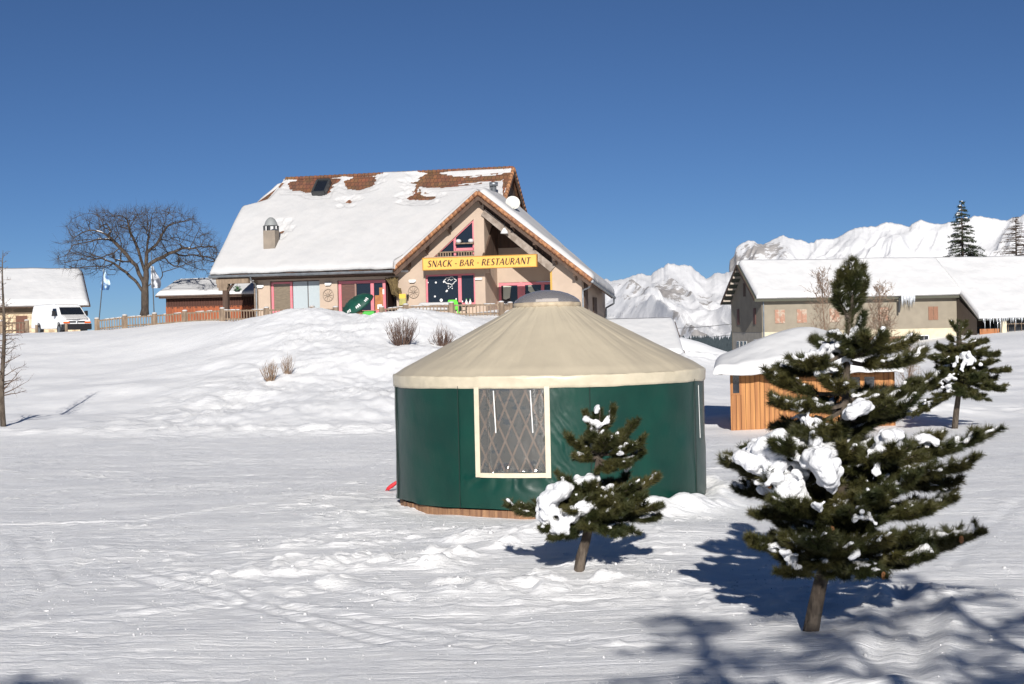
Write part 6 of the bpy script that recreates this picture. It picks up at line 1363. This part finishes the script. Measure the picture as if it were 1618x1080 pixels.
# snow covered picnic tables behind the terrace fence
def table(px, Y, w, label):
    p = at(px, 490, Y); o = thing('picnic_table', label, 'table', (p[0], p[1], 4.0), R(-14)); b = MB(); b.box((-w/2, -.38, .70), (w/2, .38, .75)); tp = b.build('table_top', GREYWOOD, o)
    for s_ in (-1, 1): b = MB(); b.bar((s_*w*.38, -.5, 0), (s_*w*.38, .12, .7), .07, .07); b.bar((s_*w*.38, .5, 0), (s_*w*.38, -.12, .7), .07, .07); b.build('leg', GREYWOOD, o)
    for s_ in (-1, 1): b = MB(); b.box((-w/2, s_*.75-.14, .42), (w/2, s_*.75+.14, .46)); bn = b.build('bench', GREYWOOD, o); snow_slab(bn, (-w/2, s_*.75-.14, .46), (w/2, s_*.75-.14, .46), (w/2, s_*.75+.14, .46), (-w/2, s_*.75+.14, .46), .14, .05, (1, 1, 1, 1), .1, None, 71)
    snow_slab(tp, (-w/2, -.38, .75), (w/2, -.38, .75), (w/2, .38, .75), (-w/2, .38, .75), .15, .06, (1, 1, 1, 1), .2, None, int(px)); return o
table(690, 86, 1.9, 'snow topped wooden table behind the terrace fence under the shop window'); 
# bottles on window ledge
for k, px in enumerate((737, 743)):
    u, z = RF.hit(px, 478, -.1); q = RF.wp(u, -.1, 4.8); o = thing('bottle', ['white bottle left of the pair on the shop window sill', 'white bottle right of the pair on the shop window sill'][k], 'bottle', tuple(q), group='bottles on the sill'); b = MB(); b.lathe((0, 0, 0), [(0, 0), (.07, 0), (.08, .12), (.06, .2), (.03, .24), (.03, .3), (0, .3)], 10); b.build('body', WPL, o, smooth=True); b = MB(); b.tube([(0, 0, .3), (0, 0, .35)], .035, 8); b.build('cap', mat('green_cap', (.1, .35, .1), .5), o)
b = MB(); b.box((1.9, -.16, 4.73), (4.92, 0, 4.80)); b.build('sill', PINK, rest)
# menu board by the entrance and the big gnarled root above it
u, z = RF.hit(636, 472, -.5); q = RF.wp(u, -.5, z); o = thing('menu_board', 'yellow menu board by the entrance left of the round wall ornament', 'sign', tuple(q), R(-14)); b = MB(); b.box((-.2, 0, -.35), (.2, .05, .18)); b.build('panel', mat('olive_sheet', (.42, .38, .12), .6, (.32, .3, .1), 4), o)
b = MB(); b.box((-.2, -.01, .05), (.2, -.001, .3)); b.build('header', mat('yellow_sheet', (.8, .45, .06), .6), o); b = MB(); b.box((-.24, .05, -1.2), (-.2, .09, .3)); b.box((.2, .05, -1.2), (.24, .09, .3)); b.build('post', GREYWOOD, o)
rs = np.random.RandomState(3); u0, z0 = RF.hit(612, 440, -.3); u1, z1 = RF.hit(635, 470, -.5); q0 = RF.wp(u0, -.3, z0); o = thing('dry_branches', 'bundle of dry brown branches hanging over the dark entrance', 'branches', tuple(q0), R(-14)); b = MB()
for k in range(46):
    s_ = rs.rand(); a = np.array([rs.uniform(-.1, .75), rs.uniform(-.15, .15), rs.uniform(-.05, .1)]); c = np.array([.25+.45*s_, rs.uniform(-.2, .2), -rs.uniform(.5, 1.0)]); d = c+np.array([rs.uniform(.1, .5), rs.uniform(-.1, .1), -rs.uniform(0, .35)]); b.tube([a, c, d], [.03, .025, .012], 4)
b.tube([(.75, 0, -.6), (.85, -.1, -1.2), (.8, -.1, -2.2)], [.09, .07, .06], 6); b.build('twigs', mat('brown_branches', (.1, .07, .03), .9, (.17, .12, .05), 6), o)
# snow heap at menu board, hanging plant pot at left porch
q = RF.wp(*RF.hit(375, 457, -.6)[:1], -.6, RF.hit(375, 457, -.6)[1]); o = thing('hanging_basket', 'green hanging plant pot under the porch eave at left', 'plant pot', tuple(q)); b = MB(); b.lathe((0, 0, 0), [(.02, -.15), (.14, -.14), (.18, .02), (.16, .02)], 10); b.build('pot', DKG, o, smooth=True); b = MB(); b.tube([(0, 0, .15), (0, 0, .75)], .008, 4); b.build('cord', BLACK, o)
b = MB(); 
for k in range(120): a = rs.uniform(0, 6.28); r_ = rs.uniform(0, .26); c = np.array([r_*math.cos(a), r_*math.sin(a), rs.uniform(-.05, .17)]); g = rs.normal(0, .05, (2, 3)); b.add([c, c+g[0], c+g[1]], [(0, 1, 2)])
b.build('leaves', mat('leaf_green', (.03, .11, .02), .7), o)
# indoor plant seen through the shop window is drawn on nothing: a real potted plant in front of the dark pane's right side
# wires across the valley
b = MB()
pa, pb = at(1065, 516, 70), at(1160, 512, 130)
for k, (y0, y1) in enumerate(((511, 510), (529, 527))):
    A_2 = at(940, y0, 150); B_2 = at(1170, y1, 150); pts = [A_2+(B_2-A_2)*t-np.array([0, 0, .5*math.sin(math.pi*t)]) for t in np.linspace(0, 1, 12)]
    o = MB().tube(pts, .022, 4).build('power_line', DKMETAL, None, base=tuple(A_2)); tag(o, ['upper', 'lower'][k]+' thin wire crossing in front of the far snowy mountain slope', 'power line', 'power lines')
